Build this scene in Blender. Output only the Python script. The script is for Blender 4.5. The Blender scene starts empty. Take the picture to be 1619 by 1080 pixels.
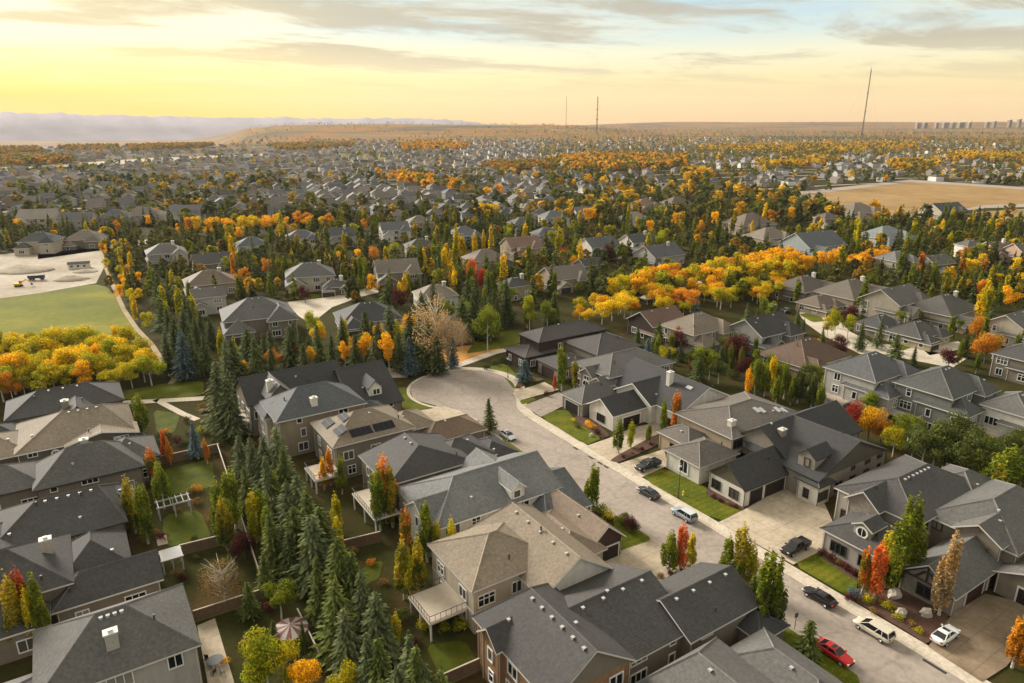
import bpy, math, random
import numpy as np

rnd = random.Random(7)
R = math.radians
scene = bpy.context.scene
col = scene.collection

# ------------------------------------------------------------------ camera
CAM_H = 64.0
FPX = 1100.0                       # focal length in photo pixels (photo is 1619 wide)
PITCH = math.atan(347 / FPX)
cam_d = bpy.data.cameras.new('camera')
cam = bpy.data.objects.new('camera', cam_d)
col.objects.link(cam)
cam.location = (0, 0, CAM_H)
cam.rotation_euler = (math.pi / 2 - PITCH, 0, 0)
cam_d.sensor_width = 36.0
cam_d.lens = 36.0 * FPX / 1619.0
cam_d.clip_start = 1.0
cam_d.clip_end = 60000.0
scene.camera = cam

# ------------------------------------------------------------------ sky
SUN_AZ = R(-46)                    # measured from +Y, negative = towards the left of the view
SUN_EL = R(25)
CLOUD_Z = 3.7
world = bpy.data.worlds.new('World')
scene.world = world
world.use_nodes = True
wn = world.node_tree
wn.nodes.clear()


def nd(tree, typ, **kw):
    n = tree.nodes.new(typ)
    for k, v in kw.items():
        setattr(n, k, v)
    return n


def lk(tree, a, b):
    tree.links.new(a, b)


def setin(tree, sock, v):
    if isinstance(v, bpy.types.NodeSocket):
        tree.links.new(v, sock)
    else:
        sock.default_value = v


def mth(tree, op, a, b=None, c=None, clamp=False):
    n = nd(tree, 'ShaderNodeMath', operation=op, use_clamp=clamp)
    for i, v in enumerate((a, b, c)):
        if v is not None:
            setin(tree, n.inputs[i], v)
    return n.outputs[0]


def mix(tree, f, a, b, mode='MIX'):
    n = nd(tree, 'ShaderNodeMix', data_type='RGBA', blend_type=mode)
    setin(tree, n.inputs[0], f)
    for k, v in ((6, a), (7, b)):
        if isinstance(v, tuple) and len(v) == 3:
            v = v + (1,)
        setin(tree, n.inputs[k], v)
    return n.outputs[2]


def ramp(tree, f, stops, interp='LINEAR'):
    n = nd(tree, 'ShaderNodeValToRGB')
    cr = n.color_ramp
    cr.interpolation = interp
    while len(cr.elements) < len(stops):
        cr.elements.new(0.5)
    for e, (p, c) in zip(cr.elements, stops):
        e.position = p
        e.color = tuple(c) + (1,) if len(c) == 3 else c
    setin(tree, n.inputs[0], f)
    return n.outputs[0]


def noise(tree, vec, scale, detail=4, rough=0.55, dist=0.0):
    n = nd(tree, 'ShaderNodeTexNoise')
    if vec is not None:
        setin(tree, n.inputs['Vector'], vec)
    n.inputs['Scale'].default_value = scale
    n.inputs['Detail'].default_value = detail
    n.inputs['Roughness'].default_value = rough
    n.inputs['Distortion'].default_value = dist
    return n.outputs[0]


def build_world():
    t = wn
    tc = nd(t, 'ShaderNodeTexCoord').outputs['Generated']
    sep = nd(t, 'ShaderNodeSeparateXYZ')
    lk(t, tc, sep.inputs[0])
    z = mth(t, 'MAXIMUM', sep.outputs[2], 0.0)
    sky = nd(t, 'ShaderNodeTexSky', sky_type='NISHITA')
    sky.sun_disc = False
    sky.sun_elevation = R(7)
    sky.sun_rotation = SUN_AZ
    sky.air_density = 1.0
    sky.dust_density = 2.0
    nish = mix(t, 1.0, sky.outputs[0], (0.20, 0.20, 0.20), 'MULTIPLY')
    # the thin bright veil of evening cloud in front of the clear sky
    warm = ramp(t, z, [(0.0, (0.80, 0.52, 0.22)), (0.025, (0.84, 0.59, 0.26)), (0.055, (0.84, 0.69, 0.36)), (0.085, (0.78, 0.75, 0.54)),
                       (0.115, (0.50, 0.65, 0.69)), (0.15, (0.31, 0.52, 0.69)), (0.3, (0.68, 0.74, 0.76)), (1.0, (0.84, 0.84, 0.80))])  # overhead end, out of view, brightened to lift the light on the ground
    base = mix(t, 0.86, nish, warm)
    # glow towards the low sun
    dot = nd(t, 'ShaderNodeVectorMath', operation='DOT_PRODUCT')
    lk(t, tc, dot.inputs[0])
    dot.inputs[1].default_value = (math.sin(R(-37)), math.cos(R(-37)), 0.03)
    d = mth(t, 'MAXIMUM', dot.outputs['Value'], 0.0)
    low = mth(t, 'POWER', 2.718, mth(t, 'MULTIPLY', z, -21.0))
    g1 = mth(t, 'MULTIPLY', mth(t, 'POWER', d, 13.0), low)
    base = mix(t, mth(t, 'MULTIPLY', g1, 1.75, clamp=True), base, (0.92, 0.54, 0.0))
    g2 = mth(t, 'POWER', d, 12.0)
    # clouds on a flat layer overhead
    zc = mth(t, 'ADD', z, 0.06)
    px = mth(t, 'DIVIDE', sep.outputs[0], zc)
    py = mth(t, 'DIVIDE', sep.outputs[1], zc)
    cmb = nd(t, 'ShaderNodeCombineXYZ')
    lk(t, mth(t, 'MULTIPLY_ADD', px, 0.60, mth(t, 'MULTIPLY', py, 0.10)), cmb.inputs[0])
    lk(t, mth(t, 'MULTIPLY_ADD', py, 0.80, mth(t, 'MULTIPLY', px, -0.30)), cmb.inputs[1])
    cmb.inputs[2].default_value = CLOUD_Z
    fade = mth(t, 'MULTIPLY', mth(t, 'SUBTRACT', z, 0.03), 16.0, clamp=True)
    off = nd(t, 'ShaderNodeVectorMath', operation='ADD')
    lk(t, cmb.outputs[0], off.inputs[0])
    off.inputs[1].default_value = (7.3, 2.1, 5.0)
    # high bright veil
    n2 = noise(t, off.outputs[0], 0.40, 6, 0.6, 0.6)
    c2 = ramp(t, n2, [(0.44, (0, 0, 0)), (0.60, (1, 1, 1))], 'EASE')
    f2 = mth(t, 'MULTIPLY', mth(t, 'MULTIPLY', c2, fade), mth(t, 'MULTIPLY_ADD', g2, 0.5, 0.42))
    base = mix(t, mth(t, 'MINIMUM', f2, 0.95), base, mix(t, g2, (0.84, 0.74, 0.49), (0.92, 0.86, 0.60)))
    # lower grey-beige cloud
    n1 = noise(t, cmb.outputs[0], 1.05, 7, 0.60, 0.35)
    c1 = ramp(t, n1, [(0.45, (0, 0, 0)), (0.58, (1, 1, 1))], 'EASE')
    f1 = mth(t, 'MULTIPLY', mth(t, 'MULTIPLY', c1, fade), mth(t, 'MULTIPLY_ADD', g2, -0.2, 0.78))
    base = mix(t, f1, base, mix(t, g2, (0.41, 0.36, 0.26), (0.58, 0.44, 0.21)))
    bg = nd(t, 'ShaderNodeBackground')
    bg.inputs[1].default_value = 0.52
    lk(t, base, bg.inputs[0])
    out = nd(t, 'ShaderNodeOutputWorld')
    lk(t, bg.outputs[0], out.inputs[0])


build_world()

# ------------------------------------------------------------------ sun
sun_d = bpy.data.lights.new('sun', 'SUN')
sun_d.energy = 2.9
sun_d.angle = R(22)
sun_d.color = (1.0, 0.93, 0.82)
sun = bpy.data.objects.new('sun', sun_d)
col.objects.link(sun)
sun.rotation_euler = (math.pi / 2 - SUN_EL, 0, math.pi - SUN_AZ)

vs = scene.view_settings
scene.display_settings.display_device = 'sRGB'
vs.view_transform = 'Standard'
vs.look = 'None'
vs.exposure = 1.35
vs.gamma = 1.0
cy = scene.cycles
cy.use_denoising = True
cy.max_bounces = 5
cy.diffuse_bounces = 3
cy.glossy_bounces = 2
cy.transmission_bounces = 2
cy.transparent_max_bounces = 6
cy.volume_bounces = 0
cy.sample_clamp_indirect = 4.0
cy.use_fast_gi = False

# ------------------------------------------------------------------ places
# the street frame: s runs across the street (away to the right), t runs up the street
ST = R(33)
CS, SN = math.cos(ST), math.sin(ST)


def W(s, t):
    return (s * CS - t * SN, s * SN + t * CS)


def toST(x, y):
    return (x * CS + y * SN, -x * SN + y * CS)


def at(px, py, z=0.0):
    """a point seen in the photograph, at height z over the ground"""
    u = (px - 809.5) / FPX
    v = -(py - 540) / FPX
    dy = math.cos(PITCH) + v * math.sin(PITCH)
    dz = -math.sin(PITCH) + v * math.cos(PITCH)
    k = (z - CAM_H) / dz
    return (u * k, dy * k)


def seen(x, y, z=0.0):
    """where a point comes out in the photograph"""
    dz = z - CAM_H
    dep = y * math.cos(PITCH) - dz * math.sin(PITCH)
    up = y * math.sin(PITCH) + dz * math.cos(PITCH)
    return (809.5 + FPX * x / dep, 540 - FPX * up / dep)


# ------------------------------------------------------------------ mesh helpers
class MB:
    def __init__(self):
        self.v, self.f, self.m = [], [], []

    def quad(self, *p, m=0):
        n = len(self.v)
        self.v += [tuple(q) for q in p]
        self.f.append(tuple(range(n, n + len(p))))
        self.m.append(m)

    def box(self, x0, x1, y0, y1, z0, z1, m=0):
        n = len(self.v)
        self.v += [(x0, y0, z0), (x1, y0, z0), (x1, y1, z0), (x0, y1, z0),
                   (x0, y0, z1), (x1, y0, z1), (x1, y1, z1), (x0, y1, z1)]
        for q in ((0, 3, 2, 1), (4, 5, 6, 7), (0, 1, 5, 4), (1, 2, 6, 5), (2, 3, 7, 6), (3, 0, 4, 7)):
            self.f.append(tuple(n + i for i in q))
            self.m.append(m)

    def bar(self, a, b, r, m=0, k=5, r1=None):
        ax = np.array(b, float) - np.array(a, float)
        L = np.linalg.norm(ax)
        if L < 1e-6:
            return
        ax /= L
        up = np.array((0, 0, 1.0)) if abs(ax[2]) < .9 else np.array((1.0, 0, 0))
        e1 = np.cross(ax, up)
        e1 /= np.linalg.norm(e1)
        e2 = np.cross(ax, e1)
        r1 = r if r1 is None else r1
        n = len(self.v)
        for c, rr in ((a, r), (b, r1)):
            for i in range(k):
                th = 2 * math.pi * i / k
                p = np.array(c, float) + rr * (math.cos(th) * e1 + math.sin(th) * e2)
                self.v.append(tuple(p))
        for i in range(k):
            j = (i + 1) % k
            self.f.append((n + i, n + j, n + k + j, n + k + i))
            self.m.append(m)
        self.f.append(tuple(n + k + i for i in range(k)))
        self.m.append(m)

    def rings(self, rings, m=0, cap=True, closed=True):
        n = len(self.v)
        k = len(rings[0])
        for r in rings:
            self.v += [tuple(p) for p in r]
        for a in range(len(rings) - 1):
            for i in range(k if closed else k - 1):
                j = (i + 1) % k
                self.f.append((n + a * k + i, n + a * k + j, n + (a + 1) * k + j, n + (a + 1) * k + i))
                self.m.append(m)
        if cap:
            self.f.append(tuple(n + i for i in reversed(range(k))))
            self.m.append(m)
            self.f.append(tuple(n + (len(rings) - 1) * k + i for i in range(k)))
            self.m.append(m)

    def mesh(self, name, mats, smooth=False):
        me = bpy.data.meshes.new(name)
        me.from_pydata(self.v, [], self.f)
        for mm in (mats if isinstance(mats, (list, tuple)) else [mats]):
            me.materials.append(mm)
        if any(self.m):
            me.polygons.foreach_set('material_index', self.m)
        if smooth:
            me.polygons.foreach_set('use_smooth', [True] * len(me.polygons))
        me.update()
        return me

    def build(self, name, mats, parent=None, color=None, smooth=False):
        return link(name, self.mesh(name, mats, smooth), parent, color)


def link(name, me, parent=None, color=None, loc=None, rz=0.0):
    o = bpy.data.objects.new(name, me)
    col.objects.link(o)
    if parent is not None:
        o.parent = parent
    if color is not None:
        o.color = tuple(color[:3]) + (1,)
    if loc is not None:
        o.location = loc
    if rz:
        o.rotation_euler = (0, 0, rz)
    return o


def tag(o, label=None, cat=None, group=None, kind=None):
    if label:
        o['label'] = label
    if cat:
        o['category'] = cat
    if group:
        o['group'] = group
    if kind:
        o['kind'] = kind
    return o


def empty(name, loc=(0, 0, 0), rz=0.0):
    o = bpy.data.objects.new(name, None)
    col.objects.link(o)
    o.location = loc
    o.rotation_euler = (0, 0, rz)
    o.empty_display_size = 0.3
    return o


def copy_tree(o, parent=None):
    c = o.copy()
    col.objects.link(c)
    c.parent = parent
    for ch in o.children:
        copy_tree(ch, c)
    return c


# ------------------------------------------------------------------ materials
def material(name):
    m = bpy.data.materials.new(name)
    m.use_nodes = True
    t = m.node_tree
    t.nodes.clear()
    out = nd(t, 'ShaderNodeOutputMaterial')
    p = nd(t, 'ShaderNodeBsdfPrincipled')
    lk(t, p.outputs[0], out.inputs[0])
    return m, t, p, out


def bump(t, p, h, strength=0.3, dist=0.05):
    b = nd(t, 'ShaderNodeBump')
    b.inputs['Strength'].default_value = strength
    b.inputs['Distance'].default_value = dist
    lk(t, h, b.inputs['Height'])
    lk(t, b.outputs[0], p.inputs['Normal'])


def grey(t, f, lo, hi):
    n = nd(t, 'ShaderNodeMapRange')
    setin(t, n.inputs[0], f)
    n.inputs[3].default_value = lo
    n.inputs[4].default_value = hi
    n.clamp = True
    return n.outputs[0]


def pos(t):
    return nd(t, 'ShaderNodeNewGeometry').outputs['Position']


def obcoord(t):
    return nd(t, 'ShaderNodeTexCoord').outputs['Object']


def mul(t, c, f):
    """colour times a number"""
    n = nd(t, 'ShaderNodeVectorMath', operation='SCALE')
    lk(t, c, n.inputs[0])
    setin(t, n.inputs['Scale'], f)
    return n.outputs[0]


M = {}


def simple(name, color, rough=0.7, var=0.15, scale=1.5, metal=0.0, use_object=False, spec=0.3):
    m, t, p, out = material(name)
    if use_object:
        c = nd(t, 'ShaderNodeObjectInfo').outputs['Color']
    else:
        rgb = nd(t, 'ShaderNodeRGB')
        rgb.outputs[0].default_value = tuple(color) + (1,)
        c = rgb.outputs[0]
    P = pos(t)
    n = noise(t, P, scale, 5, 0.6)
    f = grey(t, n, 1 - var * 2, 1 + var * 2)
    if name in ('stucco', 'siding'):
        sp = nd(t, 'ShaderNodeSeparateXYZ')
        lk(t, P, sp.inputs[0])
        if name == 'siding':
            f = mth(t, 'MULTIPLY', f, ramp(t, mth(t, 'FRACT', mth(t, 'DIVIDE', sp.outputs[2], 0.26)), [(0.0, (.66, .66, .66)), (0.16, (1, 1, 1))], 'CONSTANT'))
        stm = nd(t, 'ShaderNodeMapping')
        lk(t, P, stm.inputs[0])
        stm.inputs['Scale'].default_value = (1.2, 1.2, 0.15)
        f = mth(t, 'MULTIPLY', f, grey(t, noise(t, stm.outputs[0], 1.0, 4, 0.6), 0.76, 1.22))
    lk(t, mul(t, c, f), p.inputs['Base Color'])
    p.inputs['Roughness'].default_value = rough
    p.inputs['Metallic'].default_value = metal
    p.inputs['Specular IOR Level'].default_value = spec
    M[name] = m
    return m


def make_materials():
    # asphalt shingles: colour of the house's roof, courses and weathering
    m, t, p, out = material('shingle')
    c = nd(t, 'ShaderNodeObjectInfo').outputs['Color']
    P = pos(t)
    br = nd(t, 'ShaderNodeTexNoise')
    lk(t, P, br.inputs['Vector'])
    br.inputs['Scale'].default_value = 2.6
    br.inputs['Detail'].default_value = 3
    n2 = noise(t, P, 0.16, 4, 0.6)
    sep = nd(t, 'ShaderNodeSeparateXYZ')
    lk(t, P, sep.inputs[0])
    wv = mth(t, 'SINE', mth(t, 'MULTIPLY', sep.outputs[2], 2 * math.pi / 0.13))
    f = mth(t, 'MULTIPLY', grey(t, br.outputs[0], 0.52, 1.48), grey(t, n2, 0.68, 1.32))
    stk = nd(t, 'ShaderNodeMapping')
    lk(t, P, stk.inputs[0])
    stk.inputs['Scale'].default_value = (1.6, 1.6, 0.12)
    f = mth(t, 'MULTIPLY', f, grey(t, noise(t, stk.outputs[0], 1.0, 3, 0.6), 0.78, 1.22))
    f = mth(t, 'MULTIPLY', f, mth(t, 'MULTIPLY_ADD', wv, 0.10, 1.0))
    lk(t, mul(t, c, f), p.inputs['Base Color'])
    p.inputs['Roughness'].default_value = 0.8
    p.inputs['Specular IOR Level'].default_value = 0.35
    bump(t, p, br.outputs[0], 0.35, 0.05)
    M['shingle'] = m

    simple('stucco', None, 0.9, 0.10, 0.7, use_object=True)
    simple('siding', None, 0.8, 0.10, 0.5, use_object=True)
    simple('trim', (0.62, 0.58, 0.52), 0.6, 0.06)
    simple('trim_white', (0.78, 0.76, 0.72), 0.55, 0.05)
    simple('trim_dark', (0.05, 0.045, 0.04), 0.6, 0.1)
    simple('chimney', None, 0.9, 0.16, 3.0, use_object=True)
    simple('vent', (0.42, 0.41, 0.40), 0.6, 0.05)
    simple('skylight', (0.46, 0.46, 0.46), 0.4, 0.05)
    simple('garage_door', None, 0.6, 0.08, 1.0, use_object=True)
    simple('timber', (0.16, 0.10, 0.06), 0.85, 0.25, 2.0)
    simple('deck_boards', (0.50, 0.42, 0.33), 0.85, 0.12, 1.2)
    simple('rubber', (0.012, 0.012, 0.013), 0.85, 0.1)
    simple('metal_dark', (0.03, 0.03, 0.032), 0.5, 0.1, spec=0.5)
    simple('metal_pale', (0.45, 0.45, 0.46), 0.35, 0.05, metal=0.8)
    simple('rock', (0.42, 0.36, 0.30), 0.9, 0.25, 0.8)
    simple('bark', (0.10, 0.075, 0.055), 0.95, 0.3, 3.0)
    simple('bark_pale', (0.46, 0.41, 0.34), 0.9, 0.25, 2.0)
    simple('plain', None, 0.7, 0.08, 1.0, use_object=True)
    simple('mulch', (0.085, 0.045, 0.03), 0.95, 0.35, 2.5)
    simple('solar_cell', (0.008, 0.009, 0.014), 0.7, 0.1, spec=0.2)

    # stone veneer
    m, t, p, out = material('stone')
    vo = nd(t, 'ShaderNodeTexVoronoi')
    lk(t, pos(t), vo.inputs['Vector'])
    vo.inputs['Scale'].default_value = 2.2
    c = nd(t, 'ShaderNodeObjectInfo').outputs['Color']
    f = grey(t, noise(t, vo.outputs['Color'], 3.0, 1), 0.55, 1.45)
    lk(t, mul(t, c, f), p.inputs['Base Color'])
    p.inputs['Roughness'].default_value = 0.9
    bump(t, p, vo.outputs['Distance'], 0.5, 0.05)
    M['stone'] = m

    # window glass
    m, t, p, out = material('window_glass')
    orn = nd(t, 'ShaderNodeObjectInfo').outputs['Random']
    lk(t, ramp(t, orn, [(0.0, (0.014, 0.016, 0.018)), (0.62, (0.02, 0.022, 0.024)), (0.64, (0.10, 0.09, 0.075)), (0.86, (0.05, 0.055, 0.06)), (0.9, (0.26, 0.24, 0.20))], 'CONSTANT'), p.inputs['Base Color'])
    p.inputs['Roughness'].default_value = 0.08
    p.inputs['Specular IOR Level'].default_value = 0.6
    M['window_glass'] = m
    m, t, p, out = material('car_glass')
    p.inputs['Base Color'].default_value = (0.012, 0.013, 0.015, 1)
    p.inputs['Roughness'].default_value = 0.05
    p.inputs['Specular IOR Level'].default_value = 0.6
    M['car_glass'] = m
    m, t, p, out = material('car_paint')
    lk(t, nd(t, 'ShaderNodeObjectInfo').outputs['Color'], p.inputs['Base Color'])
    p.inputs['Roughness'].default_value = 0.3
    p.inputs['Specular IOR Level'].default_value = 0.3
    p.inputs['Coat Weight'].default_value = 0.25
    p.inputs['Coat Roughness'].default_value = 0.06
    M['car_paint'] = m
    m, t, p, out = material('lamp_glass')
    p.inputs['Base Color'].default_value = (0.8, 0.78, 0.7, 1)
    p.inputs['Roughness'].default_value = 0.3
    M['lamp_glass'] = m
    m, t, p, out = material('tail_lamp')
    p.inputs['Base Color'].default_value = (0.35, 0.012, 0.01, 1)
    p.inputs['Roughness'].default_value = 0.2
    M['tail_lamp'] = m

    # leaves and needles: object colour, with a second colour ("tip") in patches and towards the top
    for nm, up, tr in (('leaf', 0.55, 0.38), ('needle', 0.0, 0.15)):
        m, t, p, out = material(nm)
        oi = nd(t, 'ShaderNodeObjectInfo')
        tip = nd(t, 'ShaderNodeAttribute', attribute_type='OBJECT', attribute_name='tip')
        tcn = nd(t, 'ShaderNodeTexCoord')
        gz = nd(t, 'ShaderNodeSeparateXYZ')
        lk(t, tcn.outputs['Generated'], gz.inputs[0])
        vv = nd(t, 'ShaderNodeVectorMath', operation='ADD')
        lk(t, tcn.outputs['Object'], vv.inputs[0])
        lk(t, mul(t, oi.outputs['Random'], 37.0), vv.inputs[1])
        n = noise(t, vv.outputs[0], 0.42, 2, 0.5)
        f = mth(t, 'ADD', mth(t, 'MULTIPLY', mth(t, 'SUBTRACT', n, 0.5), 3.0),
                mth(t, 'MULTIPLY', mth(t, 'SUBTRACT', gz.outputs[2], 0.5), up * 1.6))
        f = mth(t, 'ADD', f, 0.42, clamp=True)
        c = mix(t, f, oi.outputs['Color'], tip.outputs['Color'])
        isl = nd(t, 'ShaderNodeNewGeometry').outputs['Random Per Island']
        c = mul(t, c, grey(t, isl, 0.48, 1.62))
        lk(t, c, p.inputs['Base Color'])
        p.inputs['Roughness'].default_value = 0.9
        p.inputs['Specular IOR Level'].default_value = 0.06
        tl = nd(t, 'ShaderNodeBsdfTranslucent')
        lk(t, c, tl.inputs[0])
        ms = nd(t, 'ShaderNodeMixShader')
        ms.inputs[0].default_value = tr
        lk(t, p.outputs[0], ms.inputs[1])
        lk(t, tl.outputs[0], ms.inputs[2])
        lk(t, ms.outputs[0], out.inputs[0])
        M[nm] = m

    # far foliage: colour kept per tree in a vertex colour layer
    for nm in ('far_leaf', 'far_house'):
        m, t, p, out = material(nm)
        a = nd(t, 'ShaderNodeVertexColor', layer_name='tint')
        isl = nd(t, 'ShaderNodeNewGeometry').outputs['Random Per Island']
        k = (0.7, 1.3) if nm == 'far_leaf' else (0.97, 1.03)
        lk(t, mul(t, a.outputs[0], grey(t, isl, *k)), p.inputs['Base Color'])
        p.inputs['Roughness'].default_value = 0.9
        p.inputs['Specular IOR Level'].default_value = 0.1
        if nm == 'far_leaf':
            tl = nd(t, 'ShaderNodeBsdfTranslucent')
            lk(t, a.outputs[0], tl.inputs[0])
            ms = nd(t, 'ShaderNodeMixShader')
            ms.inputs[0].default_value = 0.4
            lk(t, p.outputs[0], ms.inputs[1])
            lk(t, tl.outputs[0], ms.inputs[2])
            lk(t, ms.outputs[0], out.inputs[0])
        M[nm] = m

    # ground covers
    def ground(name, stops, scale, detail=6, rough=0.95, fine=None, b=0.0, cracks=False, joints=0.0, litter=False):
        m, t, p, out = material(name)
        P = pos(t)
        c = ramp(t, noise(t, P, scale, detail, 0.62), stops)
        if fine:
            c = mul(t, c, grey(t, noise(t, P, fine, 4, 0.65), 0.62, 1.38))
        if cracks or joints:
            # street-frame coordinates, so wear and joints run with the street
            rot = nd(t, 'ShaderNodeVectorRotate', rotation_type='Z_AXIS')
            lk(t, P, rot.inputs['Vector'])
            rot.inputs['Angle'].default_value = -R(33)
            Q = rot.outputs[0]
        if cracks:
            vo = nd(t, 'ShaderNodeTexVoronoi', feature='DISTANCE_TO_EDGE')
            dv = nd(t, 'ShaderNodeVectorMath', operation='ADD')
            lk(t, P, dv.inputs[0])
            nn = nd(t, 'ShaderNodeTexNoise')
            lk(t, P, nn.inputs['Vector'])
            nn.inputs['Scale'].default_value = 0.6
            lk(t, mul(t, nn.outputs['Color'], 2.2), dv.inputs[1])
            lk(t, dv.outputs[0], vo.inputs['Vector'])
            vo.inputs['Scale'].default_value = 0.11
            c = mul(t, c, grey(t, mth(t, 'MULTIPLY', vo.outputs['Distance'], 26.0), 0.84, 1.0))
            st = nd(t, 'ShaderNodeMapping')
            lk(t, Q, st.inputs[0])
            st.inputs['Scale'].default_value = (0.55, 0.035, 1)
            c = mul(t, c, grey(t, noise(t, st.outputs[0], 1.0, 4, 0.6), 0.90, 1.10))
            c = mul(t, c, ramp(t, noise(t, P, 0.33, 2, 0.5), [(0.66, (1, 1, 1)), (0.74, (0.92, 0.92, 0.92))]))
        if joints:
            sq = nd(t, 'ShaderNodeSeparateXYZ')
            lk(t, Q, sq.inputs[0])
            for k in (0, 1):
                fr = mth(t, 'FRACT', mth(t, 'DIVIDE', sq.outputs[k], joints))
                c = mul(t, c, ramp(t, fr, [(0.0, (0.80, 0.79, 0.77)), (0.04, (1, 1, 1))], 'CONSTANT'))
            c = mul(t, c, ramp(t, noise(t, P, 0.45, 3, 0.5), [(0.58, (1, 1, 1)), (0.75, (0.80, 0.78, 0.74))]))
        if litter:
            c = mix(t, ramp(t, noise(t, P, 4.5, 2, 0.5), [(0.66, (0, 0, 0)), (0.70, (1, 1, 1))]), c, (0.36, 0.19, 0.04))
            wn_ = nd(t, 'ShaderNodeVectorRotate', rotation_type='Z_AXIS')
            lk(t, P, wn_.inputs['Vector'])
            wn_.inputs['Angle'].default_value = -R(33)
            sx = nd(t, 'ShaderNodeSeparateXYZ')
            lk(t, wn_.outputs[0], sx.inputs[0])
            c = mul(t, c, mth(t, 'MULTIPLY_ADD', mth(t, 'SINE', mth(t, 'MULTIPLY', sx.outputs[1], 5.2)), 0.10, 1.0))
        lk(t, c, p.inputs['Base Color'])
        p.inputs['Roughness'].default_value = rough
        p.inputs['Specular IOR Level'].default_value = 0.15
        if b:
            bump(t, p, noise(t, P, fine or scale, 3), b, 0.1)
        M[name] = m
        return m
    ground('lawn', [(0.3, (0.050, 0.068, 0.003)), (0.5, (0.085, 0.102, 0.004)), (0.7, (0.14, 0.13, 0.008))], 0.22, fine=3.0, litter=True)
    ground('lawn_shaded', [(0.3, (0.034, 0.048, 0.003)), (0.5, (0.062, 0.078, 0.004)), (0.7, (0.10, 0.09, 0.008))], 0.3, fine=2.0)  # copy of the lawn with back-yard shade put into its colour
    ground('backyard', [(0.3, (0.030, 0.030, 0.010)), (0.5, (0.055, 0.048, 0.016)), (0.7, (0.080, 0.055, 0.024))], 0.15, fine=1.8)
    ground('asphalt', [(0.35, (0.30, 0.25, 0.21)), (0.5, (0.325, 0.27, 0.228)), (0.68, (0.35, 0.292, 0.246))], 0.12, rough=0.9, fine=1.1, cracks=True)
    ground('concrete', [(0.3, (0.45, 0.385, 0.30)), (0.7, (0.58, 0.50, 0.40))], 0.25, rough=0.9, fine=2.0, joints=1.5)
    ground('driveway', [(0.3, (0.36, 0.29, 0.21)), (0.5, (0.44, 0.36, 0.265)), (0.72, (0.50, 0.41, 0.31))], 0.2, rough=0.9, fine=1.2, joints=3.0)
    ground('driveway_brown', [(0.3, (0.15, 0.11, 0.07)), (0.7, (0.27, 0.20, 0.135))], 0.16, rough=0.9, fine=1.2, joints=3.0)
    ground('leaf_litter', [(0.32, (0.26, 0.15, 0.045)), (0.5, (0.50, 0.23, 0.05)), (0.72, (0.42, 0.27, 0.11))], 0.3, fine=2.2)
    ground('bare_earth', [(0.3, (0.25, 0.20, 0.15)), (0.5, (0.37, 0.31, 0.24)), (0.7, (0.46, 0.40, 0.325))], 0.035, fine=0.4)
    ground('meadow', [(0.3, (0.078, 0.092, 0.002)), (0.5, (0.135, 0.138, 0.003)), (0.72, (0.26, 0.205, 0.010))], 0.03, fine=0.5)
    ground('dry_field', [(0.3, (0.20, 0.125, 0.05)), (0.5, (0.29, 0.18, 0.072)), (0.75, (0.34, 0.23, 0.11))], 0.012, fine=0.08)
    ground('trail', [(0.3, (0.28, 0.21, 0.12)), (0.7, (0.40, 0.31, 0.19))], 0.3, fine=1.5)

    # the land: yards near by, a patchwork of suburb, autumn woods and dry fields farther out
    m, t, p, out = material('land')
    P = pos(t)
    ln = nd(t, 'ShaderNodeVectorMath', operation='LENGTH')
    lk(t, P, ln.inputs[0])
    near = ramp(t, noise(t, P, 0.10, 6, 0.62), [(0.3, (0.022, 0.024, 0.007)), (0.48, (0.040, 0.040, 0.010)),
                                               (0.58, (0.050, 0.038, 0.013)), (0.75, (0.10, 0.058, 0.02))])
    near = mul(t, near, grey(t, noise(t, P, 1.3, 4, 0.7), 0.45, 1.55))
    mp = nd(t, 'ShaderNodeMapping')
    lk(t, P, mp.inputs[0])
    mp.inputs['Scale'].default_value = (0.55, 1.0, 1.0)
    far1 = ramp(t, noise(t, mp.outputs[0], 0.0022, 7, 0.66), [(0.30, (0.09, 0.085, 0.05)), (0.44, (0.16, 0.11, 0.055)), (0.50, (0.34, 0.15, 0.03)),
                                                  (0.56, (0.17, 0.14, 0.06)), (0.66, (0.38, 0.19, 0.05)), (0.8, (0.16, 0.11, 0.05))])
    far1 = mul(t, far1, grey(t, noise(t, mp.outputs[0], 0.02, 5, 0.7), 0.4, 1.25))
    nf = nd(t, 'ShaderNodeMapRange')
    lk(t, ln.outputs['Value'], nf.inputs[0])
    nf.inputs[1].default_value = 900
    nf.inputs[2].default_value = 2600
    lk(t, mix(t, nf.outputs[0], near, far1), p.inputs['Base Color'])
    p.inputs['Roughness'].default_value = 1.0
    p.inputs['Specular IOR Level'].default_value = 0.05
    M['land'] = m
    m, t, p, out = material('mountain_rock')
    lk(t, ramp(t, noise(t, pos(t), 0.003, 6, 0.6), [(0.35, (0.20, 0.18, 0.225)), (0.65, (0.30, 0.27, 0.31))]), p.inputs['Base Color'])
    p.inputs['Roughness'].default_value = 1.0
    M['mountain_rock'] = m


make_materials()

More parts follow.
